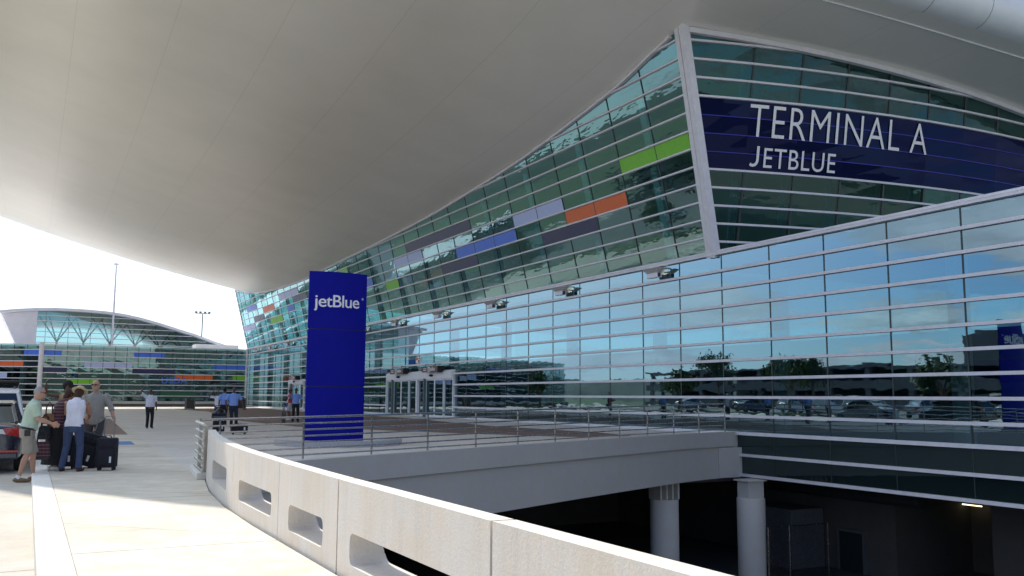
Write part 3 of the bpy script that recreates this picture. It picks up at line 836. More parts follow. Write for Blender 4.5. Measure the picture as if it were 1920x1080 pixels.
# outward directions along the near edge and outer side
ed = [(u, esl(u)) for u in us_]
ed += [(33, 38+(FARE-38)*i/20) for i in range(1, 21)]
m = MB(); rings = []
for i, (u, s) in enumerate(ed):
    a = ed[max(i-1, 0)]; b = ed[min(i+1, len(ed)-1)]
    t = Vector((-(b[0]-a[0]), b[1]-a[1], 0)).normalized(); o_ = Vector((t.y, -t.x, 0))
    if o_.y > 0 and u < 20: o_ = -o_
    if u >= 20 and o_.x > 0: o_ = -o_
    z = zcan(u, s); base = L(u, s, z); ring = []
    for q in range(13):
        an = math.pi*q/12; ring.append(base+o_*(.95*math.sin(an))+Vector((0,0,.95*(1-math.cos(an)))))
    rings.append(ring)
for A, B in zip(rings[:-1], rings[1:]):
    for q in range(12): m.add([A[q], B[q], B[q+1], A[q+1]], [(0,1,2,3)])
o = m.build('rounded_edge', 'edge', can)
bm = bmesh.new(); bm.from_mesh(o.data); bmesh.ops.remove_doubles(bm, verts=bm.verts, dist=1e-4); bmesh.ops.recalc_face_normals(bm, faces=bm.faces); bm.to_mesh(o.data); bm.free()
for p in o.data.polygons: p.use_smooth = True
m = MB()
for i in range(2, len(rings)-1, 2): 
    m.tube([p+(p-rings[i][6])*.0+Vector((0,0,0)) for p in rings[i]], .012, 6, cap=False)
m.build('edge_joint', 'aluD', can)
# groove a little inside the rounded edge
m = MB()
for a, b in zip(us_[:-1], us_[1:]):
    if b > 31: break
    pa, pb = (a, interp(GROOVE, a)), (b, interp(GROOVE, b))
    m.bar(L(pa[0], pa[1], zcan(*pa)-.02), L(pb[0], pb[1], zcan(*pb)-.02), .09, .05)
m.build('drip_groove', 'edge', can)
# top skin
m = MB(); G = {}
for i, u in enumerate(us_):
    e = esl(u)
    for j in range(0, NS+1, 4):
        s = e+(FARE-e)*j/NS; G[i,j] = len(m.v); m.v.append(tuple(L(u, s, zcan(u, s)+1.9*(1 if j < NS else .25))))
for i in range(NU):
    for j in range(0, NS, 4): m.f.append((G[i,j], G[i+1,j], G[i+1,j+4], G[i,j+4]))
m.build('roof_skin', 'edge', can, smooth='all')
m = MB()
for a, b in zip(us_[:-1], us_[1:]):
    m.hexa([L(a,FARE,zcan(a,FARE)-.01),L(b,FARE,zcan(b,FARE)-.01),L(b,FARE+.15,zcan(b,FARE)-.01),L(a,FARE+.15,zcan(a,FARE)-.01),
            L(a,FARE,zcan(a,FARE)+.5),L(b,FARE,zcan(b,FARE)+.5),L(b,FARE+.15,zcan(b,FARE)+.5),L(a,FARE+.15,zcan(a,FARE)+.5)])
m.build('far_fascia', 'edge', can)

# ---- floodlights under the ledge
ORD = ['nearest the corner column', 'second from the corner column', 'third from the corner column', 'fourth from the corner column', 'fifth from the corner column',
       'sixth, just right of the blue pylon', 'hidden mostly behind the blue pylon', 'behind the blue pylon, low on its left', 'third from the far end, left of the pylon', 'next to last at the far end', 'last one at the far end of the facade']
def floodlight():
    t = thing('floodlight', '', 'floodlight', (0,0,0), TH)
    m = MB(); m.box(-.62, .0, -.35, .35, -.12, -.02); m.build('bracket', 'lampbody', t, bevel=.01)
    m = MB(); m.box(-.66, -.28, -.60, .52, -.72, -.42); m.build('housing', 'lampbody', t, bevel=.02)
    m = MB(); m.box(-.62, -.40, -.60, -.52, -.72, -.12); m.box(-.62, -.40, .44, .52, -.72, -.12); m.build('side_arm', 'lampbody', t)
    m = MB(); m.add([(-.62,-.58,-.42),(-.62,.5,-.42),(-.95,.75,-.14),(-.95,-.83,-.14)], [(0,1,2,3)])
    m.add([(-.62,-.60,-.42),(-.34,-.60,-.42),(-.30,-1.0,-.14),(-.95,-.83,-.14)], [(0,1,2,3)])
    m.add([(-.62,.52,-.42),(-.34,.52,-.42),(-.30,.95,-.14),(-.95,.75,-.14)], [(0,1,2,3)]); m.build('vane', 'lampvane', t)
    m = MB(); m.box(-.58, -.36, -.20, .15, -.415, -.395); m.build('lens', 'lampglow', t)
    return t
fl = floodlight()
for i in range(11):
    o = fl if i == 0 else copy_tree(fl)
    o.location = Wd(.02, 4.3+8.55*i+(0 if i < 10 else -.4), ZB-.10)
    o.scale = (.72,.72,.72); o['label'] = 'floodlight under the glass ledge, '+ORD[i]; o['group'] = 'floodlights under the ledge'

# ================================================================== FAR WING (seen at left)
F = thing('terminal_building', 'far terminal wing with low arched white roof and coloured panels', 'building', site=True)
def seg_pts(u0, s0, u1, s1): 
    return Vector((-u0, s0, 0)), Vector((-u1, s1, 0))
WH = 7.62; WR = .73; ZG = .55
A1, B1 = seg_pts(0.0, SF, 24.75, SF); A2, B2 = seg_pts(24.95, SF, 62, SF+19.6)
for wi, (A, B, npane) in enumerate(((A1, B1, 18), (A2, B2, 26))):
    d = (B-A); nn = Vector((d.y, -d.x, 0)).normalized()
    if nn.y > 0: nn = -nn
    n_rows = 10; rh = (WH-.35-.3)/n_rows
    rowz = [WH-.02-i*(WH-.65)/n_rows for i in range(n_rows+1)]
    for k in range(n_rows):
        z1, z0 = rowz[k], rowz[k+1]; m = MB()
        for i in range(npane):
            p, q = A+d*(i/npane), A+d*((i+1)/npane); j = random.uniform(-.0015, .0015)
            m.add([p+nn*j+Vector((0,0,z0)), q-nn*j+Vector((0,0,z0)), q+nn*j+Vector((0,0,z1)), p-nn*j+Vector((0,0,z1))], [(0,1,2,3)])
        o = m.build('window_band', 'glF', F)
        m = MB(); m.bar(A+nn*.06+Vector((0,0,z1)), B+nn*.06+Vector((0,0,z1)), .14, .10); m.build('transom', 'alu', o)
    m = MB()
    for i in range(1, npane): m.bar(A+d*(i/npane)+nn*.01+Vector((0,0,.6)), A+d*(i/npane)+nn*.01+Vector((0,0,WH-.1)), .06, .05, (0,1,0))
    m.build('mullion', 'mull', F)
    m = MB(); m.bar(A+nn*.10+Vector((0,0,.48)), B+nn*.10+Vector((0,0,.48)), .30, .34); m.build('plinth', 'kerb', F)
    m = MB(); m.bar(A+nn*.30+Vector((0,0,.15)), B+nn*.30+Vector((0,0,.15)), .7, .30); m.build('planter_ledge', simple('brown_ledge%d' % wi, (.16,.12,.10), .8), F)
    fp = {0: [('blueP',22.6,24.6,1),('blueP',10.6,14.3,1),('lav',14.5,20,3),('navy',21.9,24.6,4),('navy',9.2,14.4,4),('green',18.3,21.9,6),('orange',4.5,9.2,5),('blueP',.05,4.4,3),('green',.2,1.9,5)],
          1: [('blueP',.0,2.0,1),('orange',2.0,9.5,3),('lav',9.8,14,4),('lav',3.9,7.8,5),('green',15,19,6),('blueP',17,24,2)]}[wi]
    for c, a, b, k in fp:
        ln = d.length; p, q = A+d*(a/ln), A+d*(b/ln); z1, z0 = rowz[k]-.05, rowz[k+1]+.05
        m = MB(); m.hexa([p+Vector((0,0,z0)), q+Vector((0,0,z0)), q+nn*.03+Vector((0,0,z0)), p+nn*.03+Vector((0,0,z0)), p+Vector((0,0,z1)), q+Vector((0,0,z1)), q+nn*.03+Vector((0,0,z1)), p+nn*.03+Vector((0,0,z1))])
        plabel(m.build('colour_panel', c, F), {'green':'green panel','orange':'orange panel','lav':'pale lavender panel','navy':'dark navy panel','blueP':'bright blue panel'}[c])
m = MB(); m.tube([L(24.85,SF-.3,0),L(24.85,SF-.3,7.75)], .28, 20); m.build('corner_post', 'alu', F, smooth=True)
m = MB(); m.tube([L(.15,SF-.15,0),L(.15,SF-.15,7.7)], .14, 16); m.build('corner_post', 'alu', F, smooth=True)
m = MB(); m.prism([(-.2,SF+.2),(-24.8,SF+.2),(-61,SF+20),(-61,SF+60),(-.2,SF+60)], WH-.25, WH-.1); m.build('roof_deck', 'whitewall', F)
m = MB(); m.prism([(-.2,SF+.3),(-24.8,SF+.3),(-60,SF+20),(-60,SF+60),(-.2,SF+60)], 0, .012); m.build('interior_floor', 'intfloor', F)
m = MB(); m.box(-.35, -.05, SF+.6, SF+25, .02, WH-.3); m.build('interior_partition', 'intwall', F)
m = MB(); m.box(-60, -.3, SF+25, SF+25.3, .02, WH-.3); m.build('interior_partition', 'intwall', F)
for i in range(9):
    m = MB(); q = L(2+i*3.1+(i % 2)*.6, SF+6+(i % 3)*2, 0); m.tube([q, q+Vector((0,0,7.3))], .3, 12); m.build('interior_column', 'intcol', F, smooth=True)
ARC = [(-2.2,7.65),(-.5,8.05),(2.8,9.0),(5.5,9.95),(7.8,10.6),(10,11.25),(12.5,11.9),(14.8,12.35),(17.1,12.62),(19.5,12.75),(21.5,12.78),(23.7,12.76),(25.8,12.65),(28,12.42),(29.9,12.15)]
s0 = 106
m = MB()
for (a, za), (b, zb) in zip(ARC[:-1], ARC[1:]):
    m.hexa([L(a,s0-1.2,za-.22),L(b,s0-1.2,zb-.22),L(b,s0+36,zb-.22),L(a,s0+36,za-.22),L(a,s0-1.2,za+.13),L(b,s0-1.2,zb+.13),L(b,s0+36,zb+.13),L(a,s0+36,za+.13)])
m.build('arched_roof', 'whitewall', F)
m = MB()
for (a, za), (b, zb) in zip(ARC[:-3], ARC[1:-2]):
    m.add([L(a,s0,7.5),L(b,s0,7.5),L(b,s0,zb-.22),L(a,s0,za-.22)], [(0,1,2,3)])
    if za > 99: m.add([L(a,s0+34,7.5),L(b,s0+34,7.5),L(b,s0+34,zb-.22),L(a,s0+34,za-.22)], [(0,1,2,3)])
ga = m.build('gable_glazing', 'glF', F)
m = MB()
for k in range(1, 7):
    z = 7.6+.72*k; ua = [a for a in [(-2.2+i*.25) for i in range(112)] if interp(ARC, a)-.25 > z and a < 25.4]
    if ua: m.bar(L(ua[0],s0-.05,z), L(25.5,s0-.05,z), .10, .09)
m.build('transom', 'alu', ga)
m = MB()
for i in range(1, 10): 
    u = i*2.75-.3; m.bar(L(u,s0-.02,7.5), L(u,s0-.02,interp(ARC,u)-.25), .05, .05, (0,1,0))
m.build('mullion', 'mull', ga)
m = MB(); m.hexa([L(25.5,s0-.06,7.5),L(27.6,s0-.06,7.5),L(27.6,s0+34,7.5),L(25.5,s0+34,7.5),L(25.5,s0-.06,12.45),L(29.7,s0-.06,11.95),L(29.7,s0+34,11.95),L(25.5,s0+34,12.45)])
m.build('end_cladding', 'whitewall', F)
m = MB()
for i in range(7):
    u = 2.5+i*3.4; z = interp(ARC, u)-.3
    for sgn in (-1, 1):
        for dd in (1.2, 2.4): m.tube([L(u, s0+6, 7.5+(z-7.5)*.25), L(u+sgn*dd, s0+6, min(z, interp(ARC, u+sgn*dd)-.3))], .09, 6)
    m.tube([L(u, s0+6, 7.5), L(u, s0+6, 7.5+(z-7.5)*.3)], .14, 8)
m.build('roof_truss', 'garage', F)
m = MB(); m.box(-6.3, -.6, 99, 102, WH-.1, 8.35); m.build('rooftop_unit', 'whitewall', F, bevel=.03)
# lettering seen on the far windows
text_mesh('USDA', 1.15, .003, 'window_lettering', simple('faded_navy_print', (.05,.10,.32), .6).name if False else 'blueP', F, None, .01, 1.05, 1.05, lambda c: Vector((-10.9+c.x, SF-.05-c.z, 2.95+c.y)))
m = MB(); m.prism([(-10.9,0),(-6.4,0),(-6.4,.8),(-7.5,1.0),(-8.8,.85),(-9.8,1.2),(-10.9,1.0)], 0, .01)
for i, v in enumerate(m.v): m.v[i] = (v[0], SF-.05-v[2], 1.0+v[1])
m.build('window_graphic', simple('dark_green_print', (.03,.14,.07), .6), F)

# ---- poles
t = thing('lamp_mast', 'tall pale lamp mast rising behind the far terminal wing', 'lamp mast', Wd(16.3, 105, 0), TH)
m = MB(); m.tube([(0,0,0),(0,0,9),(0,0,19.2)], [.20,.16,.09], 12); m.build('pole', 'alu', t, smooth=True)
m = MB(); m.box(-.30, .30, -.14, .14, 19.2, 19.45); m.build('lamp_head', 'alu', t, bevel=.03)
t = thing('floodlight_mast', 'distant floodlight mast with four lamps on a crossbar', 'light mast', Wd(-7.3, 180, 0), TH)
m = MB(); m.tube([(0,0,0),(0,0,19.5)], .13, 8); m.build('pole', 'aluD', t, smooth=True)
m = MB(); m.box(-1.6, 1.6, -.06, .06, 19.4, 19.55); m.build('crossbar', 'aluD', t)
for x in (-1.4,-.5,.5,1.4):
    m = MB(); m.box(x-.26, x+.26, -.2, .2, 19.55, 19.95); m.build('lamp_head', 'aluD', t, bevel=.04)

# ================================================================== PEOPLE
def cloth(name, col, rough=.85, var=.10):
    k = N(name); c = k.coord()
    mp = k.new('ShaderNodeMapping'); k.link(c, mp.inputs[0]); mp.inputs['Scale'].default_value = (1, 1, .55)
    w1 = k.noise(mp.outputs[0], 11, 3, .5)
    f = k.math('ADD', k.mapr(w1, .3, .7, 1-var, 1+var), k.mapr(k.noise(c, 120, 2), .3, .7, -.04, .04))
    v = k.new('ShaderNodeCombineColor'); [k.link(f, v.inputs[i]) for i in range(3)]
    rgb = k.new('ShaderNodeRGB'); rgb.outputs[0].default_value = (*col, 1)
    k.link(k.mul(rgb.outputs[0], v.outputs[0]), k.b.inputs['Base Color']); k.b.inputs['Roughness'].default_value = rough
    k.link(k.bump(w1, .7, .05), k.b.inputs['Normal'])
    return k.m
def plaid_mat():
    k = N('plaid_cloth'); c = k.coord(); sep = k.new('ShaderNodeSeparateXYZ'); k.link(c, sep.inputs[0])
    a = k.math('LESS_THAN', k.math('FRACT', k.math('MULTIPLY', k.math('ADD', sep.outputs[0], sep.outputs[1]), 17)), .45)
    b = k.math('LESS_THAN', k.math('FRACT', k.math('MULTIPLY', sep.outputs[2], 15)), .3)
    n1 = k.mix(a, (.12,.025,.035), (.02,.02,.04)); n2 = k.mix(k.math('MULTIPLY', b, .6), n1, (.20,.15,.15))
    k.link(n2, k.b.inputs['Base Color']); k.b.inputs['Roughness'].default_value = .9
    return k.m
SK = {'light': simple('skin_light', (.48,.27,.19), .55, var=.06, scale=12), 'tan': simple('skin_tan', (.36,.18,.11), .55, var=.06, scale=12), 'dark': simple('skin_dark', (.12,.055,.035), .5, var=.06, scale=12)}
def finish(mb, name, mat, parent, vox, smooth_it=4):
    o = mb.build(name, mat, None)
    r_ = o.modifiers.new('r', 'REMESH'); r_.mode = 'VOXEL'; r_.voxel_size = vox; r_.use_smooth_shade = True
    s_ = o.modifiers.new('s', 'SMOOTH'); s_.iterations = smooth_it; s_.factor = .5
    dg = bpy.context.evaluated_depsgraph_get(); me = bpy.data.meshes.new_from_object(o.evaluated_get(dg))
    old = o.data; o.modifiers.clear(); o.data = me; bpy.data.meshes.remove(old); me.name = name
    for p in me.polygons: p.use_smooth = True
    o.parent = parent
    return o
X = Vector((1,0,0))
def person(loc, face, label, cfg, H=1.75, group=None):
    """local frame: faces -Y, right hand at -X.  face = rotation about z."""
    k = H/1.75; t = thing('person', label, 'person', loc, face, group); t.scale = (k, k, k)
    c = dict(lean=0, R=((0,0,-1),(0,-.1,-1)), L=((0,0,-1),(0,-.1,-1)), footR=(-.10,0), footL=(.10,0), head=(0,0), skin='tan', sleeve='short', hem=.90, top='white', legs='long',
             leg='black', shoe='black', hair=None, hairtype='short', vox=.012, fat=1.0, bald=False, hat=None, glasses=False, belt=True, socks=None, sit=False); c.update(cfg)
    vox = c['vox']; fat = c['fat']; fine = vox < .01
    hip = Vector((0, 0, .95 if not c['sit'] else .48))
    Rl = Matrix.Rotation(c['lean'], 3, 'X')                     # lean towards -Y
    def up_(p):                                                # standing torso point -> leaned
        v = Vector(p); return hip+Rl@(v-Vector((0,0,.95)))
    side = X
    # torso rings
    T_ = [(.84,.135,.10),(.90,.165,.118),(.97,.165,.118),(1.07,.145,.105),(1.18,.152,.11),(1.30,.17,.118),(1.38,.175,.108),(1.435,.15,.085),(1.47,.09,.065)]
    def torso(mb, z0, z1, g=0.0, bulge=0.0):
        rr = [(z, a, b) for z, a, b in T_ if z0 <= z <= z1]
        mb.tube([up_((0, -bulge*math.exp(-((z-1.08)/.14)**2), z)) for z, a, b in rr], [((a+g)*(1+(fat-1)*(.6 if z > 1.25 else 1)), (b+g)*(1+(fat-1)*1.2*(.6 if z > 1.25 else 1))+bulge*math.exp(-((z-1.08)/.14)**2)) for z, a, b in rr], 20, X)
    hx, hy = c['head']
    HR = Rl.to_4x4().to_3x3() @ Matrix.Rotation(0, 3, 'X')
    hrot = Matrix.Rotation(hy, 3, 'Z') @ Matrix.Rotation(c['lean']*.55+hx, 3, 'X')
    nk = up_((0, -.0, 1.50))
    hc = nk+hrot@Vector((0, -.025, .145))
    def hp(x, y, z): return hc+hrot@Vector((x, y, z))
    def arm(side_):
        sg_ = -1 if side_ == 'R' else 1
        sh = up_((sg_*.185*(1+(fat-1)*.5), 0, 1.425)); ua, fa = c[side_]
        ua = Vector((ua[0]*1.0, ua[1], ua[2])).normalized(); fa = Vector(fa).normalized()
        el = sh+ua*.285+Vector((sg_*.02,0,0)); wr = el+fa*.245
        return sh, el, wr, fa, sg_
    def leg(side_):
        sg_ = -1 if side_ == 'R' else 1; fx, fy = c['foot'+side_]
        hpj = hip+Vector((sg_*.095, 0, -.02)); an = Vector((fx, fy, .085)); d = an-hpj; Ld = d.length; l1 = l2 = .432
        if c['sit']: kn = hpj+Vector((sg_*.04,-.43,.0)); an = Vector((fx, -.46+fy, .085)); return hpj, kn, an, sg_
        h_ = math.sqrt(max(0, l1*l1-(Ld/2)**2)) if Ld < l1+l2 else 0
        kn = hpj+d*.5+Vector((0,-1,0))*h_
        return hpj, kn, an, sg_
    b = MB(); torso(b, .8, 1.5)
    b.tube([up_((0,0,1.42)), nk, hp(0,.02,-.05)], [.066,.056,.055], 14)
    b.ell(hc, (.074,.094,.108), 16, 12, hrot); b.ell(hp(0,-.028,-.065), (.055,.062,.058), 14, 9, hrot)
    b.tube([hp(0,-.088,.012), hp(0,-.112,-.022), hp(0,-.092,-.035)], [.010,.016,.012], 8)
    for sg_ in (-1, 1): b.ell(hp(sg_*.076,.005,-.012), (.012,.02,.032), 8, 6, hrot)
    b.ell(hp(0,-.094,-.065), (.026,.010,.009), 8, 6, hrot)
    for s_ in 'RL':
        sh, el, wr, fa, sg_ = arm(s_)
        b.tube([sh, sh.lerp(el,.4), el, el.lerp(wr,.35), wr], [.056*fat,.047,.039,.041,.027], 12, X)
        sd = fa.cross(Vector((sg_,0,.0001))); 
        if sd.length < .2: sd = Vector((0,1,0))
        sd.normalize(); nrm = fa.cross(sd).normalized()
        b.tube([wr, wr+fa*.04, wr+fa*.085], [(.030,.020),(.040,.018),(.040,.016)], 12, sd)
        r_ = .0095 if fine else .0125
        curl = nrm*(-sg_ if nrm.x*sg_ > 0 else sg_)*.0
        inw = Vector((-sg_,0,0))
        for i, (off, ln) in enumerate(((-.030,.062),(-.010,.074),(.011,.070),(.031,.054))):
            p0 = wr+fa*.075+sd*off; p1 = p0+fa*ln*.5+inw*.008; p2 = p1+(fa*.6+inw*.6).normalized()*ln*.32; p3 = p2+(fa*.3+inw*.9).normalized()*ln*.28
            b.tube([p0,p1,p2,p3], [r_,r_,r_*.92,r_*.8], 8)
        th = wr+fa*.02-sd*.028; b.tube([th, th-sd*.022+fa*.03+inw*.01, th-sd*.026+fa*.062+inw*.018], [r_*1.15,r_*1.1,r_*.85], 8)
    for s_ in 'RL':
        h_, kn, an, sg_ = leg(s_)
        b.tube([h_, h_.lerp(kn,.45), kn, kn.lerp(an,.3)+Vector((0,.012,0)), kn.lerp(an,.75), an, an+Vector((0,0,-.04))], [.085*fat**.5,.072,.052,.055,.038,.033,.036], 14, X)
        b.tube([an+Vector((0,.03,-.045)), an+Vector((sg_*.01,-.06,-.05)), an+Vector((sg_*.02,-.13,-.06))], [(.032,.03),(.038,.026),(.036,.016)], 10, X)
    finish(b, 'body', SK[c['skin']], t, vox)
    # shirt
    cv = max(vox, .009)
    if c['top']:
        m = MB(); torso(m, c['hem']-.001, 1.475, .018, .05*(fat-1)*3 if fat > 1 else 0)
        m.tube([up_((0,0,1.38)), up_((0,0,1.435)), up_((0,.0,1.48)), up_((0,-.004,1.505))], [(.17,.105),(.155,.095),(.095,.080),(.074,.076)], 16, X)
        for sg_ in (-1, 1):
            if c['sleeve'] != 'none': m.ell(up_((sg_*.165,0,1.405)), (.072,.075,.062), 14, 8, Rl)
        for s_ in 'RL':
            sh, el, wr, fa, sg_ = arm(s_)
            if c['sleeve'] == 'short': m.tube([sh+(sh-el)*.08, sh, sh.lerp(el,.5), sh.lerp(el,.82)], [.045,.070*fat,.067,.072], 14, X)
            elif c['sleeve'] == 'long': m.tube([sh+(sh-el)*.08, sh, sh.lerp(el,.5), el, el.lerp(wr,.5), el.lerp(wr,.95)], [.045,.068,.062,.054,.048,.042], 14, X)
            elif c['sleeve'] == 'rolled': m.tube([sh+(sh-el)*.08, sh, sh.lerp(el,.5), el, el.lerp(wr,.22)], [.045,.070,.064,.056,.058], 14, X)
            else: m.tube([up_((sg_*.10,0,1.40)), up_((sg_*.165,0,1.42))], [.07,.062], 14, X)
        finish(m, 'shirt', M[c['top']], t, cv)
    # trousers / shorts / skirt
    m = MB()
    m.tube([up_((0,0,.985)), hip+Vector((0,0,.0)), hip+Vector((0,0,-.09)), hip+Vector((0,0,-.15))], [(.163*fat,.118*fat),(.182*fat,.132*fat),(.172,.130),(.145,.12)], 20, X)
    if c['legs'] == 'skirt':
        m.tube([hip+Vector((0,0,-.03)), hip+Vector((0,-.01,-.4)), Vector((0,0,.12))], [(.185,.14),(.21,.17),(.27,.22)], 24, X)
    else:
        for s_ in 'RL':
            h_, kn, an, sg_ = leg(s_)
            if c['legs'] == 'long': m.tube([h_+Vector((0,0,.03)), h_.lerp(kn,.45), kn, kn.lerp(an,.5), an+Vector((0,.01,-.02))], [.100*fat**.5,.090,.072,.066,.066], 16, X)
            else: m.tube([h_+Vector((0,0,.03)), h_.lerp(kn,.4), h_.lerp(kn,.98)], [.102*fat**.5,.096,.094], 16, X)
    finish(m, {'long':'trousers','shorts':'shorts','skirt':'skirt'}[c['legs']], M[c['leg']], t, cv)
    if c['belt'] and c['legs'] != 'skirt':
        m = MB(); m.tube([up_((0,0,.955)), up_((0,0,.992))], [(.187*fat,.140*fat)]*2, 24, X); m.build('belt', 'black', t, smooth=True)
    for s_ in 'RL':
        h_, kn, an, sg_ = leg(s_); fl_ = an.z-.085; B_ = Vector((an.x, an.y, 0))
        m = MB(); m.tube([B_+Vector((0,.065,.045)), B_+Vector((0,.03,.05)), B_+Vector((sg_*.008,-.06,.042)), B_+Vector((sg_*.02,-.14,.034)), B_+Vector((sg_*.022,-.19,.03))], [(.028,.03),(.040,.048),(.046,.040),(.047,.033),(.030,.022)], 14, X, round_=True)
        finish(m, 'shoe', M[c['shoe']], t, .008)
        if c['socks']:
            m = MB(); m.tube([an+Vector((0,.0,-.02)), an+Vector((0,0,.045))], [.042,.040], 14); m.build('sock', c['socks'], t, smooth=True)
    # hair
    if c['hair']:
        m = MB()
        if c['hairtype'] == 'short': m.ell(hp(0,.024,.018), (.079,.088,.100), 18, 12, hrot)
        elif c['hairtype'] == 'ring': m.ell(hp(0,.030,-.008), (.083,.078,.066), 18, 12, hrot)
        elif c['hairtype'] == 'afro': m.ell(hp(0,.03,.03), (.12,.12,.135), 18, 12, hrot)
        elif c['hairtype'] == 'bob': m.ell(hp(0,.022,.012), (.092,.100,.115), 18, 12, hrot); m.ell(hp(0,.05,-.07), (.08,.06,.08), 16, 10, hrot)
        finish(m, 'hair', M[c['hair']], t, .01, 2)
    if c['hat'] == 'brim':
        m = MB(); m.tube([hp(0,.01,.045), hp(0,.01,.055)], [(.165,.175),(.160,.170)], 28, hrot@X); m.tube([hp(0,.01,.05), hp(0,.01,.10), hp(0,.01,.135), hp(0,.01,.14)], [(.098,.11),(.090,.10),(.078,.085),(.05,.055)], 24, hrot@X); finish(m, 'hat', M['straw'], t, .009, 3)
        m = MB(); m.tube([hp(0,.01,.058), hp(0,.01,.085)], [(.101,.113),(.098,.110)], 24, hrot@X); m.build('hat_band', 'tanband', t, smooth=True)
    if c['hat'] == 'cap':
        m = MB(); m.ell(hp(0,.012,.055), (.09,.105,.075), 18, 10, hrot); m.tube([hp(0,-.07,.05), hp(0,-.155,.035)], [(.075,.014),(.055,.008)], 14, hrot@X); finish(m, 'cap', M['black'], t, .009, 2)
    if c['glasses']:
        m = MB()
        for sg_ in (-1, 1): m.ell(hp(sg_*.032,-.093,.014), (.026,.010,.018), 12, 8, hrot); m.tube([hp(sg_*.055,-.085,.018), hp(sg_*.08,0,.012)], .004, 6)
        m.tube([hp(-.02,-.1,.02), hp(.02,-.1,.02)], .004, 6); m.build('sunglasses', 'black', t, smooth=True)
    else:
        for sg_ in (-1, 1):
            m = MB(); m.ell(hp(sg_*.030,-.086,.012), (.012,.008,.006), 10, 6, hrot); m.build('eye', 'black', t, smooth=True)
    t['_h'] = 0; del t['_h']
    return t, arm, up_
M['mint'] = cloth('mint_polo', (.46,.58,.46)); M['khaki'] = cloth('khaki_cotton', (.33,.30,.25)); M['whitec'] = cloth('white_cotton', (.74,.74,.84))
M['denim'] = cloth('blue_denim', (.045,.07,.15)); M['greys'] = cloth('grey_linen', (.30,.29,.27)); M['darkt'] = cloth('charcoal_cloth', (.06,.055,.06)); M['blackc'] = cloth('black_cloth', (.012,.012,.015))
M['skyb'] = cloth('light_blue_shirt', (.22,.36,.78)); M['navyt'] = cloth('navy_trousers', (.015,.02,.04)); M['red'] = cloth('red_polo', (.55,.03,.04)); M['greysh'] = cloth('pale_grey_shorts', (.42,.40,.40))
M['yell'] = cloth('lime_top', (.45,.5,.05)); M['plaid'] = plaid_mat(); M['tanshoe'] = cloth('tan_suede', (.22,.14,.08)); M['brownshoe'] = cloth('brown_leather', (.07,.03,.025)); M['wh'] = cloth('white_sock', (.8,.8,.82))
M['hairgrey'] = cloth('grey_hair', (.32,.31,.30)); M['hairblack'] = cloth('black_hair', (.012,.010,.010)); M['hairbrown'] = cloth('brown_hair', (.05,.022,.015)); M['straw'] = cloth('straw', (.62,.50,.30)); M['tanband'] = cloth('tan_band', (.40,.27,.13))
def fa_(ang): return R(ang)                               # 0 = facing the viewer
G0 = lambda u, s, z=0.0: Wd(u, s, z)
green_, gA, gU = person(G0(25.98,-10.2,-.15), fa_(118), 'grey-haired man in mint polo and khaki shorts leaning toward the bags', dict(lean=.20, R=((-.05,-.25,-1),(.1,-.95,-.32)), L=((.1,-.30,-.95),(.0,-.95,-.42)), footR=(-.10,.10), footL=(.13,-.14), head=(.10,.0),
    skin='light', top='mint', hem=.955, legs='shorts', leg='khaki', shoe='tanshoe', socks='wh', hair='hairgrey', glasses=True, vox=.0075, fat=1.06), 1.80)
m = MB(); m.box(-.27,-.20,-.05,.05,.84,.95); m.build('belt_pouch', 'black', green_, bevel=.01)
person(G0(25.18,-10.0), fa_(186), 'woman in white sleeveless top, jeans and straw hat, seen from behind', dict(lean=.18, R=((-.1,-.55,-1),(.35,-.9,-.25)), L=((.15,-.5,-1),(-.3,-.9,-.3)), footR=(-.16,.05), footL=(.19,.02), head=(.45,0),
    skin='tan', top='whitec', sleeve='none', hem=.90, legs='long', leg='denim', shoe='brownshoe', hair='hairbrown', hairtype='bob', hat='brim', vox=.0075, belt=False, fat=1.03), 1.66)
person(G0(25.5,-9.5), fa_(140), 'woman in plaid blouse and long black skirt behind the straw-hatted woman', dict(lean=.35, R=((-.1,-.5,-1),(.1,-.9,-.5)), L=((.1,-.5,-1),(.1,-.9,-.5)), footR=(-.12,.0), footL=(.12,-.05), head=(.3,0),
    skin='tan', top='plaid', sleeve='long', hem=.90, legs='skirt', leg='blackc', shoe='wh', hair='hairbrown', hairtype='bob', vox=.0085, fat=1.1, belt=False), 1.66)
grey_, grA, grU = person(G0(24.72,-8.4), fa_(14), 'bald man in grey linen shirt and sunglasses holding a suitcase handle', dict(lean=.05, R=((-.08,-.35,-1),(.45,-.75,-.6)), L=((.42,-.12,-1),(.28,-.35,-.85)), footR=(-.12,.02), footL=(.14,-.03), head=(.02,-.2),
    skin='light', top='greys', sleeve='rolled', hem=.835, legs='long', leg='darkt', shoe='black', glasses=True, vox=.0075, fat=1.08, belt=False), 1.80)
person(G0(25.17,-5.4), fa_(20), 'person with round black hair and brown top half hidden behind the group by the kerb', dict(lean=0, R=((-.6,-.3,.1),(.1,-.4,1)), skin='dark', top='tanband', sleeve='none', leg='darkt', hair='hairblack', hairtype='afro', vox=.010, belt=False), 1.78)
gu, _, _ = person(G0(21.13,14.0), fa_(32), 'guard in white shirt and black trousers raising one arm, standing alone on the plaza', dict(R=((-.75,-.25,.55),(.45,-.2,.9)), L=((.12,.05,-1),(.05,-.15,-1)), footR=(-.09,.0), footL=(.10,-.02), head=(0,-.2),
    skin='dark', top='whitec', hem=.955, leg='blackc', shoe='black', hair='hairblack', glasses=True, vox=.010, fat=1.18), 1.74)
m = MB(); m.box(.085,.125,-.192,-.178,1.27,1.31); m.build('badge', 'straw', gu)
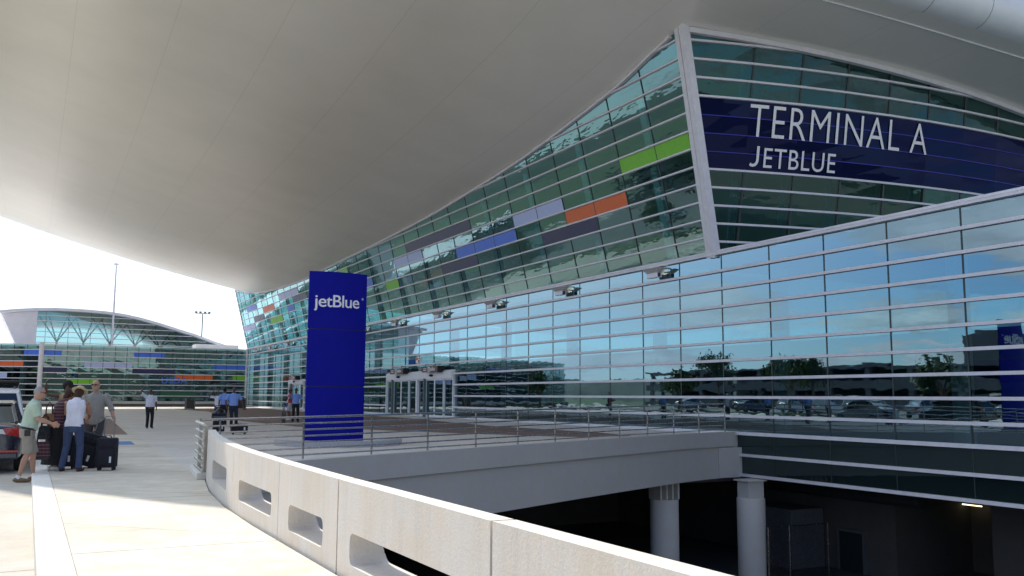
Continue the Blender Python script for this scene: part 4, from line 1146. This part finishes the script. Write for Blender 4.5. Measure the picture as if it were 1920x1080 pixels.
person(G0(17.55,15.9), fa_(215), 'man in light blue shirt with dark hair turned away, pulling the black cases', dict(lean=.0, R=((-.1,.05,-1),(0,-.1,-1)), L=((.15,.1,-1),(.0,-.1,-1)), footR=(-.08,.0), footL=(.09,.03), skin='dark', top='skyb', hem=.955, leg='blackc', hair='hairblack', vox=.010, head=(0,-.5)), 1.84)
bg_, _, _ = person(G0(17.75,12.6), fa_(24), 'bald guard in light blue shirt and navy trousers with a badge and sunglasses', dict(R=((-.45,.1,-1),(.2,-.2,-1)), L=((.5,.1,-1),(.25,-.1,-1)), footR=(-.06,.04), footL=(.13,-.05), skin='dark', top='skyb', hem=.955, leg='navyt', glasses=True, vox=.010, fat=1.08), 1.86)
m = MB(); m.box(.09,.13,-.165,-.152,1.28,1.32); m.box(-.06,-.01,-.165,-.152,1.10,1.18); m.build('badge', 'straw', bg_)
person(G0(17.2,19.5), fa_(30), 'person mostly hidden between the two blue-shirted men', dict(R=((-.8,-.1,.1),(.5,-.2,.8)), skin='dark', top='whitec', leg='darkt', hair='hairblack', vox=.013), 1.70)
rd, _, _ = person(G0(11.75,26.0), fa_(-55), 'person in red polo and pale shorts with cap beside the blue pylon', dict(R=((0,-.25,-1),(.3,-.9,.3)), L=((0,-.25,-1),(-.3,-.9,.25)), footR=(-.08,0), footL=(.10,-.02), skin='dark', top='red', hem=.92, legs='shorts', leg='greysh', shoe='wh', hat='cap', vox=.012, belt=False), 1.86)
m = MB(); m.box(-.33,-.2,-.12,.12,.72,1.0); m.build('waist_bag', simple('blue_bag', (.02,.05,.4), .7), rd, bevel=.02)
person(G0(12.75,20.9), fa_(20), 'police officer in light blue shirt and black cap by the edge of the pylon', dict(R=((-.5,-.2,-.8),(.3,-.5,.9)), L=((.4,.1,-1),(0,-.2,-1)), footR=(-.13,.0), footL=(.13,.0), skin='dark', top='skyb', hem=.955, leg='blackc', hat='cap', vox=.012, fat=1.1), 1.88)
person(G0(18.6,94.3,.0), fa_(10), 'person in dark clothes sitting on the brown ledge below the far windows', dict(sit=True, R=((0,-.4,-1),(0,-1,-.1)), L=((0,-.4,-1),(0,-1,-.1)), lean=.2, skin='dark', top='blackc', leg='darkt', shoe='wh', hair='hairblack', vox=.014, belt=False), 1.75)

# ------------------------------------------------------------------ luggage
M['bagblack'] = cloth('black_nylon', (.014,.014,.024)); M['bagred'] = plaid_mat(); M['tanbag'] = cloth('tan_leather', (.28,.13,.06))
def suitcase(loc, rz, label, w=.42, h=.60, d=.26, handle=.40, hand=True, group=None):
    t = thing('suitcase', label, 'suitcase', loc, rz, group)
    m = MB(); m.box(-w/2, w/2, -d/2, d/2, .06, .06+h); m.build('shell', 'bagblack', t, bevel=.035, smooth=True)
    m = MB(); m.box(-w*.40, w*.40, -d/2-.035, -d/2+.01, .12, .06+h*.62); m.build('front_pocket', 'bagblack', t, bevel=.018, smooth=True)
    m = MB(); m.box(-w*.38, w*.38, -d/2-.02, -d/2+.01, .08+h*.68, h*.96); m.build('front_pocket', 'bagblack', t, bevel=.01)
    for x in (-1, 1):
        m = MB(); m.tube([(x*w*.36-.015,-.06,.045),(x*w*.36+.015,-.06,.045)], .045, 14); m.build('wheel', 'rubber', t, smooth=True)
        m = MB(); m.tube([(x*w*.36-.015,d/2-.03,.045),(x*w*.36+.015,d/2-.03,.045)], .045, 14); m.build('wheel', 'rubber', t, smooth=True)
    m = MB(); m.tube([(-.07,0,.06+h),(-.05,0,.10+h),(.05,0,.10+h),(.07,0,.06+h)], .012, 8); m.build('carry_grip', 'black', t, smooth=True)
    if handle:
        m = MB(); z = .06+h+handle; m.tube([(-.09,d*.35,h),(-.09,d*.35,z-.02),(-.07,d*.35,z),(.07,d*.35,z),(.09,d*.35,z-.02),(.09,d*.35,h)], .010, 8); m.build('pull_handle', 'aluD', t, smooth=True)
    m = MB(); m.box(w*.22, w*.32, -d/2-.045, -d/2-.036, .16, .28); m.build('tag', 'wh', t)
    return t
suitcase(G0(24.55,-9.95), R(10), 'upright black wheeled suitcase with pull handle, at the bald man\'s side', .37, .58, .25, .42)
suitcase(G0(24.93,-9.15), R(-6), 'tilted black suitcase between the jeans and the bald man', .46, .66, .28, .34).rotation_euler = (R(-8), R(14), R(-6))
suitcase(G0(25.25,-9.35), R(5), 'black suitcase standing half hidden behind the jeans', .40, .62, .26, 0)
def bag(name, loc, rz, label, mat, w, h, d, cat='bag'):
    t = thing(name, label, cat, loc, rz); m = MB(); m.box(-w/2, w/2, -d/2, d/2, 0, h)
    for i, v in enumerate(m.v): 
        if v[2] > 0: m.v[i] = (v[0]*.8, v[1]*.45, v[2])
    m.build('bag_body', mat, t, bevel=.04, smooth=True)
    for y in (-d*.2, d*.2): m = MB(); m.tube([(-w*.25,y,h*.9),(-w*.2,y*.6,h+.16),(0,y*.4,h+.22),(w*.2,y*.6,h+.16),(w*.25,y,h*.9)], .012, 8); m.build('strap', 'black', t, smooth=True)
    m = MB(); m.box(-w/2+.02, w/2-.02, -d/2-.004, d/2+.004, -.005, .06); m.build('base_trim', 'black', t, bevel=.01)
    return t
bag('tote_bag', G0(25.72,-9.85,.24), R(20), 'red and black patterned tote bag hanging beside the khaki shorts', 'bagred', .34, .34, .18)
bag('handbag', G0(25.62,-9.6,.92), R(30), 'small tan leather handbag held between the two leaning people', 'tanbag', .24, .2, .12)
bag('shoulder_bag', G0(25.68,-9.65,.62), R(10), 'black shoulder bag above the patterned tote', 'bagblack', .26, .26, .14)
t = thing('flight_case', 'small black case strapped on top of a rolling case behind the railing', 'case', G0(19.25,7.7,.52), R(25))
m = MB(); m.box(-.27,.27,-.16,.16,0,.26); m.build('case_body', 'bagblack', t, bevel=.03)
m = MB(); m.box(-.24,.24,-.17,-.155,.1,.13); m.build('zip', 'aluD', t)
t = suitcase(G0(19.25,7.7), R(25), 'black rolling case with arched handle behind the railing end', .44, .42, .28, 0)
m = MB(); m.tube([(-.14,.16,.4),(-.16,.17,.8),(0,.17,.98),(.22,.17,.9),(.30,.17,.55)], .022, 10); m.build('arched_handle', 'aluD', t, smooth=True)
suitcase(G0(18.75,6.2), R(30), 'flat dark case lying low behind the parapet end', .62, .34, .26, 0)

# ------------------------------------------------------------------ litter bins
def bin_(loc, rz, label):
    t = thing('litter_bin', label, 'litter bin', loc, rz, 'litter bins on the plaza')
    m = MB(); m.box(-.36,.36,-.36,.36,.14,1.06); m.build('bin_body', simple('bin_brown', (.075,.065,.055), .6), t, bevel=.02)
    for x in (-1,1):
        for y in (-1,1): m = MB(); m.box(x*.40-.04,x*.40+.04,y*.40-.04,y*.40+.04,0,1.14); m.build('leg', 'aluD', t, bevel=.01)
    m = MB(); m.box(-.44,.44,-.44,.44,1.10,1.18); m.build('lid', 'mull', t, bevel=.02)
    m = MB(); m.tube([(0,0,1.17),(0,0,1.26)], [.22,.14], 16); m.build('ash_bowl', 'mull', t, smooth=True)
    return t
bin_(G0(11.8,64.8), R(28), 'brown litter bin standing alone on the sunlit edge of the plaza')
bin_(G0(6.3,67.5), R(28), 'brown litter bin right behind the bald blue-shirted guard')
bin_(G0(21.7,72), R(28), 'brown litter bin near the dark-haired heads at left')

# ------------------------------------------------------------------ bicycle seen end-on
t = thing('bicycle', 'black bicycle parked end-on beside the person in red', 'bicycle', G0(13.9,18.9), R(8))
for y in (-.52, .52):
    m = MB(); m.tube([(0,y+.33*math.cos(a),.34+.33*math.sin(a)) for a in [2*math.pi*i/28 for i in range(29)]], .022, 8, cap=False); wh_ = m.build('wheel', 'rubber', t, smooth=True)
    m = MB()
    for i in range(12): a = 2*math.pi*i/12; m.tube([(0,y,.34),(0,y+.32*math.cos(a),.34+.32*math.sin(a))], .003, 4)
    m.tube([(-.04,y,.34),(.04,y,.34)], .02, 8); m.build('spokes', 'steel', wh_)
fr = MB()
for a, b in (((0,-.52,.34),(0,-.38,1.02)),((0,-.40,.92),(0,.08,.30)),((0,-.39,.98),(0,.25,.90)),((0,.08,.30),(0,.28,1.0)),((0,.08,.30),(0,.52,.34)),((0,.25,.90),(0,.52,.34))): fr.tube([a, b], .018, 8)
fr.build('frame', 'aluD', t, smooth=True)
m = MB(); m.tube([(0,-.38,1.0),(0,-.42,1.12),(.0,-.42,1.14)], .015, 8); m.tube([(-.30,-.34,1.38),(-.16,-.42,1.16),(.0,-.42,1.13),(.16,-.42,1.16),(.30,-.34,1.38)], .014, 8); m.build('handlebar', 'steel', t, smooth=True)
m = MB(); m.ell((0,.28,1.04), (.09,.14,.035)); m.build('saddle', 'black', t, smooth=True)
m = MB(); m.tube([(-.12,.08,.24),(.12,.08,.36)], .014, 6); m.build('pedals', 'black', t)

# ------------------------------------------------------------------ cars
M['carpaint_d'] = simple('dark_slate_paint', (.035,.042,.07), .25, .5, .05, 2, coat=.8); M['carpaint_w'] = simple('white_car_paint', (.72,.73,.76), .3, 0, .03, 2, coat=.8)
M['carpaint_b'] = simple('black_car_paint', (.012,.013,.016), .25, .2, .05, 2, coat=.9); M['carpaint_s'] = simple('silver_car_paint', (.40,.41,.43), .3, .6, .04, 2, coat=.8)
M['carglass'] = glass_mat('car_glass', (.10,.12,.12), (.8,.9,.95), .10, 0, 1, (.01,.012,.012), .55)
M['tail'] = simple('tail_lamp_red', (.42,.012,.012), .25, coat=.8); M['tailon'] = emis('brake_lamp', (1,.06,.04), 1.2); M['lampclear'] = simple('clear_lamp', (.6,.6,.62), .2, coat=.8); M['plate'] = simple('number_plate', (.62,.64,.66), .5)
def car(loc, rz, label, paint, kind='sedan', open_hatch=False, group=None, box=False):
    """local: rear at y=0 facing -Y (the viewer), front at y = length"""
    t = thing('parked_car', label, 'car', loc, rz, group)
    if kind == 'sedan':
        Lg, W_ = 4.75, .91
        low = [(0,.34,.86,.62),(.05,.26,1.0,.80),(.25,.22,1.04,.87),(.9,.2,1.06,.91),(2.3,.2,.97,.91),(3.5,.2,.92,.91),(4.2,.22,.80,.87),(4.6,.26,.66,.76),(4.75,.34,.55,.60)]
        gh = [(.55,1.03,1.04,.72,.72),(1.35,1.03,1.40,.76,.60),(1.75,1.01,1.455,.78,.60),(2.5,.98,1.46,.79,.61),(3.0,.96,1.38,.79,.60),(3.75,.92,.93,.76,.74)]
    else:
        Lg, W_ = 4.6, .93
        low = [(0,.42,.98,.80),(.05,.32,1.06,.88),(.25,.26,1.10,.92),(.9,.24,1.10,.93),(2.3,.24,1.08,.93),(3.3,.24,1.04,.93),(4.1,.26,.98,.90),(4.5,.30,.86,.82),(4.6,.42,.72,.70)]
        gh = [(.06,1.05,1.06,.84,.82),(.42,1.07,1.66,.84,.68),(.7,1.08,1.74,.84,.68),(1.9,1.07,1.77,.84,.69),(2.7,1.06,1.70,.84,.67),(3.5,1.03,1.05,.82,.80)]
    m = MB(); ring = []
    for y, zb, zt_, hw in low:
        pr = [(-hw*.86,zb),(-hw*.98,zb+.10),(-hw,(zb+zt_)*.5),(-hw*.975,zt_-.10),(-hw*.90,zt_),(0,zt_+.02),(hw*.90,zt_),(hw*.975,zt_-.10),(hw,(zb+zt_)*.5),(hw*.98,zb+.10),(hw*.86,zb),(0,zb-.02)]
        ring.append([(x, y, z) for x, z in pr])
    for A, B in zip(ring[:-1], ring[1:]):
        for i in range(12): j = (i+1) % 12; m.add([A[i],A[j],B[j],B[i]], [(0,1,2,3)])
    m.add(ring[0], [tuple(range(12))]); m.add(ring[-1], [tuple(range(12))])
    b = m.build('body', paint, t); bm = bmesh.new(); bm.from_mesh(b.data); bmesh.ops.remove_doubles(bm, verts=bm.verts, dist=1e-4); bmesh.ops.recalc_face_normals(bm, faces=bm.faces); bm.to_mesh(b.data); bm.free()
    md = b.modifiers.new('s', 'SUBSURF'); md.levels = 1; md.render_levels = 1 if 'row' in label else 2
    for p in b.data.polygons: p.use_smooth = True
    # greenhouse: glass shell, roof and pillars
    m = MB(); rf = MB(); pil = MB(); rr = []
    for y, z0, z1, w0, w1 in gh: rr.append([Vector((-w0,y,z0)),Vector((-w1,y,z1)),Vector((w1,y,z1)),Vector((w0,y,z0))])
    for A, B in zip(rr[:-1], rr[1:]):
        for i in range(3): m.add([A[i],A[i+1],B[i+1],B[i]], [(0,1,2,3)])
    m.build('windows', 'carglass', t)
    for i in range(1, len(rr)-2):
        A, B = rr[i], rr[i+1]; up1 = Vector((0,0,.015))
        rf.add([A[1]+up1,A[2]+up1,B[2]+up1,B[1]+up1], [(0,1,2,3)])
    rf2 = rf.build('roof', paint, t); sm = rf2.modifiers.new('s','SOLIDIFY'); sm.thickness = .03
    for sgi in (0, 3):
        o_ = 1 if sgi == 0 else 2
        for i in range(len(rr)-1): pil.bar(rr[i][o_], rr[i+1][o_], .06, .05)
        for i in ((1,3) if kind == 'sedan' else (1,2,3)): pil.bar(rr[i][sgi], rr[i][o_], .07, .05, (0,1,0))
        for i in range(len(rr)-1): pil.bar(rr[i][sgi], rr[i+1][sgi], .04, .03)
    pil.build('pillar_trim', paint, t)
    # wheels
    for x in (-1, 1):
        for y in (.95, Lg-.95):
            m = MB(); m.tube([(x*(W_-.20),y,.33),(x*(W_-.18),y,.33),(x*(W_-.03),y,.33),(x*(W_-.01),y,.33)], [.29,.33,.33,.29], 28); wl = m.build('wheel', 'rubber', t, smooth=True)
            m = MB(); m.tube([(x*(W_-.02),y,.33),(x*(W_+.005),y,.33)], [.215,.20], 20)
            for q in range(5):
                a = 2*math.pi*q/5; m.bar((x*(W_+.012),y,.33), (x*(W_+.012),y+.19*math.cos(a),.33+.19*math.sin(a)), .02, .05, (1,0,0))
            m.build('rim', 'aluD', wl)
    zt_ = .83 if kind == 'sedan' else 1.0
    for x in (-1, 1):
        m = MB(); m.hexa([(x*.56,-.015,zt_-.03),(x*.80,.03,zt_-.08),(x*.86,.32,zt_-.0),(x*.6,.30,zt_),(x*.50,-.01,zt_+.10),(x*.78,.05,zt_+.12),(x*.84,.38,zt_+.11),(x*.6,.3,zt_+.12)]); m.build('tail_lamp', 'tail', t, bevel=.01)
        m = MB(); m.hexa([(x*.36,-.02,zt_+.0),(x*.55,-.018,zt_-.02),(x*.55,.1,zt_-.02),(x*.36,.1,zt_+.0),(x*.36,-.015,zt_+.08),(x*.49,-.01,zt_+.09),(x*.49,.1,zt_+.09),(x*.36,.1,zt_+.08)]); m.build('reverse_lamp', 'lampclear', t)
        m = MB(); m.box(x*.45, x*.80, -.035, .04, .44, .48); m.build('reflector', 'tail', t)
        m = MB(); m.box(x*.5, x*.82, Lg-.22, Lg-.05, .62, .74); m.build('headlight', 'lampclear', t, bevel=.02)
        m = MB(); m.ell((x*(W_+.10), Lg*.66, 1.03), (.11,.07,.08)); m.build('mirror', paint, t, smooth=True)
    m = MB(); m.box(-.26,.26,-.04,.0,.60,.74); m.build('number_plate', 'plate', t, bevel=.005)
    m = MB(); m.box(-.80,.80,-.04,.10,.30,.44); m.build('bumper', paint if kind == 'sedan' else 'black', t, bevel=.03)
    if kind != 'sedan' and not open_hatch: m = MB(); m.box(-.22,.22,.30,.36,1.66,1.70); m.build('brake_light', 'tailon', t)
    if kind != 'sedan':
        for x in (-.6,.6): m = MB(); m.tube([(x,.8,1.80),(x,.85,1.85),(x,2.7,1.86),(x,2.75,1.78)], .02, 8); m.build('roof_rail', 'black', t, smooth=True)
    if open_hatch:
        m = MB(); m.hexa([(-.70,.35,1.72),(.70,.35,1.72),(.70,.30,1.80),(-.70,.30,1.80),(-.78,-.85,2.02),(.78,-.85,2.02),(.78,-.88,2.10),(-.78,-.88,2.10)]); m.build('tailgate', paint, t, bevel=.02)
    if box: m = MB(); m.box(-.45,.45,.7,2.6,1.92,2.2); m.build('roof_box', 'black', t, bevel=.08)
    return t
zr = -.15
CG = 'cars standing along the kerb'
car(G0(26.92,-8.1,zr), TH+R(-1), 'dark slate sedan at the kerb, nearest the viewer', 'carpaint_d', 'sedan', group=CG)
car(G0(26.95,-1.4,zr), TH, 'white sport utility vehicle with red brake light ahead of the dark sedan', 'carpaint_w', 'suv', group=CG)
car(G0(27.05,6.6,zr), TH, 'black vehicle with raised tailgate ahead of the white one', 'carpaint_b', 'suv', True, group=CG)
car(G0(27.3,14,zr), TH, 'silver sedan farther along the kerb, mostly hidden', 'carpaint_s', 'sedan', group=CG)

PG = 'cars parked in the lot across the road'
rc = random.Random(5)
pro = [car(G0(52, -30, zr), TH+R(90), 'white car parked in the lot row across the road', 'carpaint_w', 'suv', group=PG), car(G0(52, -27.2, zr), TH+R(90), 'silver car parked in the lot row across the road', 'carpaint_s', 'sedan', group=PG), car(G0(66, -24, zr), TH-R(90), 'dark car parked in the lot row across the road', 'carpaint_d', 'sedan', group=PG)]
for i in range(16):
    o = copy_tree(pro[rc.randrange(3)]); row = rc.choice((0, 1)); o.location = G0((50, 64)[row], -20+i*5.6+rc.uniform(0, 1)*2.8, zr); o.rotation_euler = (0, 0, TH+R(90))


# ================================================================== SURROUNDINGS (mirrored in the glass)
gar = thing('parking_garage', 'long low parking garage across the road, mirrored in the glass wall', 'parking garage', site=True)
m = MB(); m.box(-110, -84, 18, 120, 0, 1.1); m.box(-110, -84, 18, 120, 2.9, 4.2); m.box(-110, -84, 18, 120, 6.0, 6.5); m.build('parapet_band', 'garage', gar)
m = MB()
for i in range(14): m.box(-84.8, -84.2, 19+i*7.6, 19.9+i*7.6, 1.1, 6.0)
m.box(-109, -108, 18, 120, 1.1, 6); m.box(-103, -91, 118, 119, 1.1, 6); m.build('pillar', 'garage', gar)
m = MB(); m.box(-97, -91, 48, 54, 6.5, 10.6); m.build('stair_tower', 'garage', gar)
m = MB(); random.seed(3)
n = 90
for i in range(n+1):
    a = 2*math.pi*i/n; h = 26+22*noise.noise(Vector((math.cos(a)*3, math.sin(a)*3, 1)))+8*noise.noise(Vector((a*9, 0, 0)))
    for rr_, hh in ((900, 0), (1000, max(h, 6)), (1150, max(h*.6, 3))): m.v.append((rr_*math.cos(a), rr_*math.sin(a)*1.0, hh-.3))
for i in range(n):
    for q in range(2): m.f.append((i*3+q, (i+1)*3+q, (i+1)*3+q+1, i*3+q+1))
# keep the horizon ahead of the camera open
m.f = [f for f in m.f if not (Vector(m.v[f[0]][:2]).normalized().dot(Vector((-.12, 1)).normalized()) > .86)]
struct(m.build('hills', 'hill', smooth='all'))
def tree(x, y, h, lab, seed):
    rnd = random.Random(seed); t = thing('broadleaf_tree', lab, 'tree', (x, y, -.17), rnd.uniform(0, 6), 'trees across the road')
    m = MB(); m.tube([(0,0,0),(.05,0,h*.25),(0,.05,h*.45)], [.22,.17,.12], 8)
    tips = []
    for i in range(7):
        a = rnd.uniform(0, 6.28); r_ = rnd.uniform(.5, 1)*h*.28; q = Vector((r_*math.cos(a), r_*math.sin(a), h*rnd.uniform(.55, .85)))
        m.tube([(0,0,h*.38), q*.6+Vector((0,0,h*.16)), q], [.09,.06,.03], 6); tips.append(q)
    m.build('trunk', 'bark', t, smooth=True)
    c = MB()
    for q in tips+[Vector((0,0,h*.8))]:
        for _ in range(260):
            d = Vector((rnd.gauss(0,1), rnd.gauss(0,1), rnd.gauss(0,.8))); p = q+d.normalized()*abs(rnd.gauss(.6,.35))*h*.16
            a = Vector((rnd.uniform(-1,1), rnd.uniform(-1,1), rnd.uniform(-1,1))).normalized()*.22; b = a.orthogonal().normalized()*.14
            c.add([p-a, p+b, p+a, p-b], [(0,1,2,3)])
    c.build('crown', 'leaf', t)
for i, (u, s, h, lab) in enumerate([(62,-14,7,'round leafy tree across the road, nearest the viewer'),(66,-2,8.5,'tall leafy tree across the road beside the garage end'),(60,8,6.5,'small leafy tree across the road before the garage'),(70,62,8,'leafy tree in front of the middle of the garage'),(72,84,9,'tall leafy tree in front of the far end of the garage'),(43.5,22,5.5,'young tree on the grass verge across the road'),(43.5,40,6,'second young tree on the grass verge across the road'),(43.5,58,5.5,'third young tree on the grass verge across the road'),(43.5,92,6,'last young tree on the grass verge across the road')]):
    p = Wd(u, s); tree(p.x, p.y, h, lab, 20+i)

# ================================================================== WORLD
AZ, EL = R(33), R(42)
sunv = Vector((-math.sin(AZ)*math.cos(EL), math.cos(AZ)*math.cos(EL), math.sin(EL)))
w = bpy.data.worlds.new('World'); S.world = w; w.use_nodes = True
nt = w.node_tree; nn = nt.nodes; ll = nt.links; bg = nn['Background']
sky = nn.new('ShaderNodeTexSky'); sky.sky_type = 'NISHITA'; sky.sun_disc = False; sky.sun_elevation = EL; sky.sun_rotation = -AZ
sky.dust_density = .2; sky.air_density = 1.0; sky.ozone_density = 3.0
def nm(op, a, b=0.0, c=None):
    n = nn.new('ShaderNodeMath'); n.operation = op
    for i, v in enumerate((a, b, c)):
        if v is None: continue
        if hasattr(v, 'is_output'): ll.new(v, n.inputs[i])
        else: n.inputs[i].default_value = v
    return n.outputs[0]
tc = nn.new('ShaderNodeTexCoord'); sp = nn.new('ShaderNodeSeparateXYZ'); ll.new(tc.outputs['Generated'], sp.inputs[0])
den = nm('ADD', nm('MAXIMUM', sp.outputs[2], 0.0), .12)
cx = nm('DIVIDE', sp.outputs[0], den); cy = nm('DIVIDE', sp.outputs[1], den)
cb = nn.new('ShaderNodeCombineXYZ'); ll.new(cx, cb.inputs[0]); ll.new(cy, cb.inputs[1]); ll.new(nm('MULTIPLY', sp.outputs[2], 3.0), cb.inputs[2])
no = nn.new('ShaderNodeTexNoise'); ll.new(cb.outputs[0], no.inputs['Vector']); no.inputs['Scale'].default_value = .75; no.inputs['Detail'].default_value = 9; no.inputs['Roughness'].default_value = .56; no.inputs['Distortion'].default_value = .25
mr = nn.new('ShaderNodeMapRange'); mr.interpolation_type = 'SMOOTHSTEP'; ll.new(no.outputs['Fac'], mr.inputs[0]); mr.inputs[1].default_value = .475; mr.inputs[2].default_value = .56
no2 = nn.new('ShaderNodeTexNoise'); ll.new(cb.outputs[0], no2.inputs['Vector']); no2.inputs['Scale'].default_value = 2.2; no2.inputs['Detail'].default_value = 6
sh = nn.new('ShaderNodeMapRange'); ll.new(no2.outputs['Fac'], sh.inputs[0]); sh.inputs[1].default_value = .3; sh.inputs[2].default_value = .7; sh.inputs[3].default_value = 3.2; sh.inputs[4].default_value = 8.0
cc = nn.new('ShaderNodeCombineColor'); ll.new(sh.outputs[0], cc.inputs[0]); ll.new(sh.outputs[0], cc.inputs[1]); ll.new(nm('MULTIPLY', sh.outputs[0], 1.04), cc.inputs[2])
mx = nn.new('ShaderNodeMix'); mx.data_type = 'RGBA'; ll.new(nm('MULTIPLY', mr.outputs[0], .92), mx.inputs[0]); hs = nn.new('ShaderNodeHueSaturation'); hs.inputs['Saturation'].default_value = 1.05; ll.new(sky.outputs[0], hs.inputs['Color']); tn = nn.new('ShaderNodeMix'); tn.data_type = 'RGBA'; tn.blend_type = 'MULTIPLY'; tn.inputs[0].default_value = 1; ll.new(hs.outputs[0], tn.inputs[6]); tn.inputs[7].default_value = (.70, .90, 1.10, 1); ll.new(tn.outputs[2], mx.inputs[6]); ll.new(cc.outputs[0], mx.inputs[7])
# bright haze around the sun
vd = nn.new('ShaderNodeVectorMath'); vd.operation = 'DOT_PRODUCT'; ll.new(tc.outputs['Generated'], vd.inputs[0]); vd.inputs[1].default_value = sunv
hz = nn.new('ShaderNodeMapRange'); hz.interpolation_type = 'SMOOTHSTEP'; ll.new(vd.outputs['Value'], hz.inputs[0]); hz.inputs[1].default_value = .50; hz.inputs[2].default_value = .84
mx2 = nn.new('ShaderNodeMix'); mx2.data_type = 'RGBA'; ll.new(hz.outputs[0], mx2.inputs[0]); ll.new(mx.outputs[2], mx2.inputs[6]); mx2.inputs[7].default_value = (9.4, 11.0, 12.6, 1)
ll.new(mx2.outputs[2], bg.inputs['Color']); bg.inputs['Strength'].default_value = .15
sd = bpy.data.lights.new('sun', 'SUN'); sd.energy = 5.0; sd.angle = R(.5); sd.color = (1, .93, .82)
so = bpy.data.objects.new('sun', sd); COL.objects.link(so); so.rotation_euler = (-sunv).to_track_quat('-Z', 'Y').to_euler(); so.location = (0, 0, 60)

# ================================================================== CAMERA
cd = bpy.data.cameras.new('camera'); cam = bpy.data.objects.new('camera', cd); COL.objects.link(cam)
cd.sensor_width = 36; cd.lens = 1700/1920*36; cd.clip_end = 6000; cd.clip_start = .05
pp, rl = math.atan(204/1700), R(.35)
F_ = Vector((0, math.cos(pp), math.sin(pp))); R0 = Vector((1,0,0)); U0 = Vector((0, -math.sin(pp), math.cos(pp)))
Rv = R0*math.cos(rl)+U0*math.sin(rl); Uv = U0*math.cos(rl)-R0*math.sin(rl)
mt = Matrix((Rv, Uv, -F_)).transposed().to_4x4(); mt.translation = (0, 0, 1.5); cam.matrix_world = mt
S.camera = cam
S.view_settings.view_transform = 'Standard'; S.view_settings.look = 'None'; S.view_settings.exposure = 0
S.cycles.max_bounces = 8; S.cycles.transparent_max_bounces = 16; S.cycles.glossy_bounces = 5; S.cycles.diffuse_bounces = 4
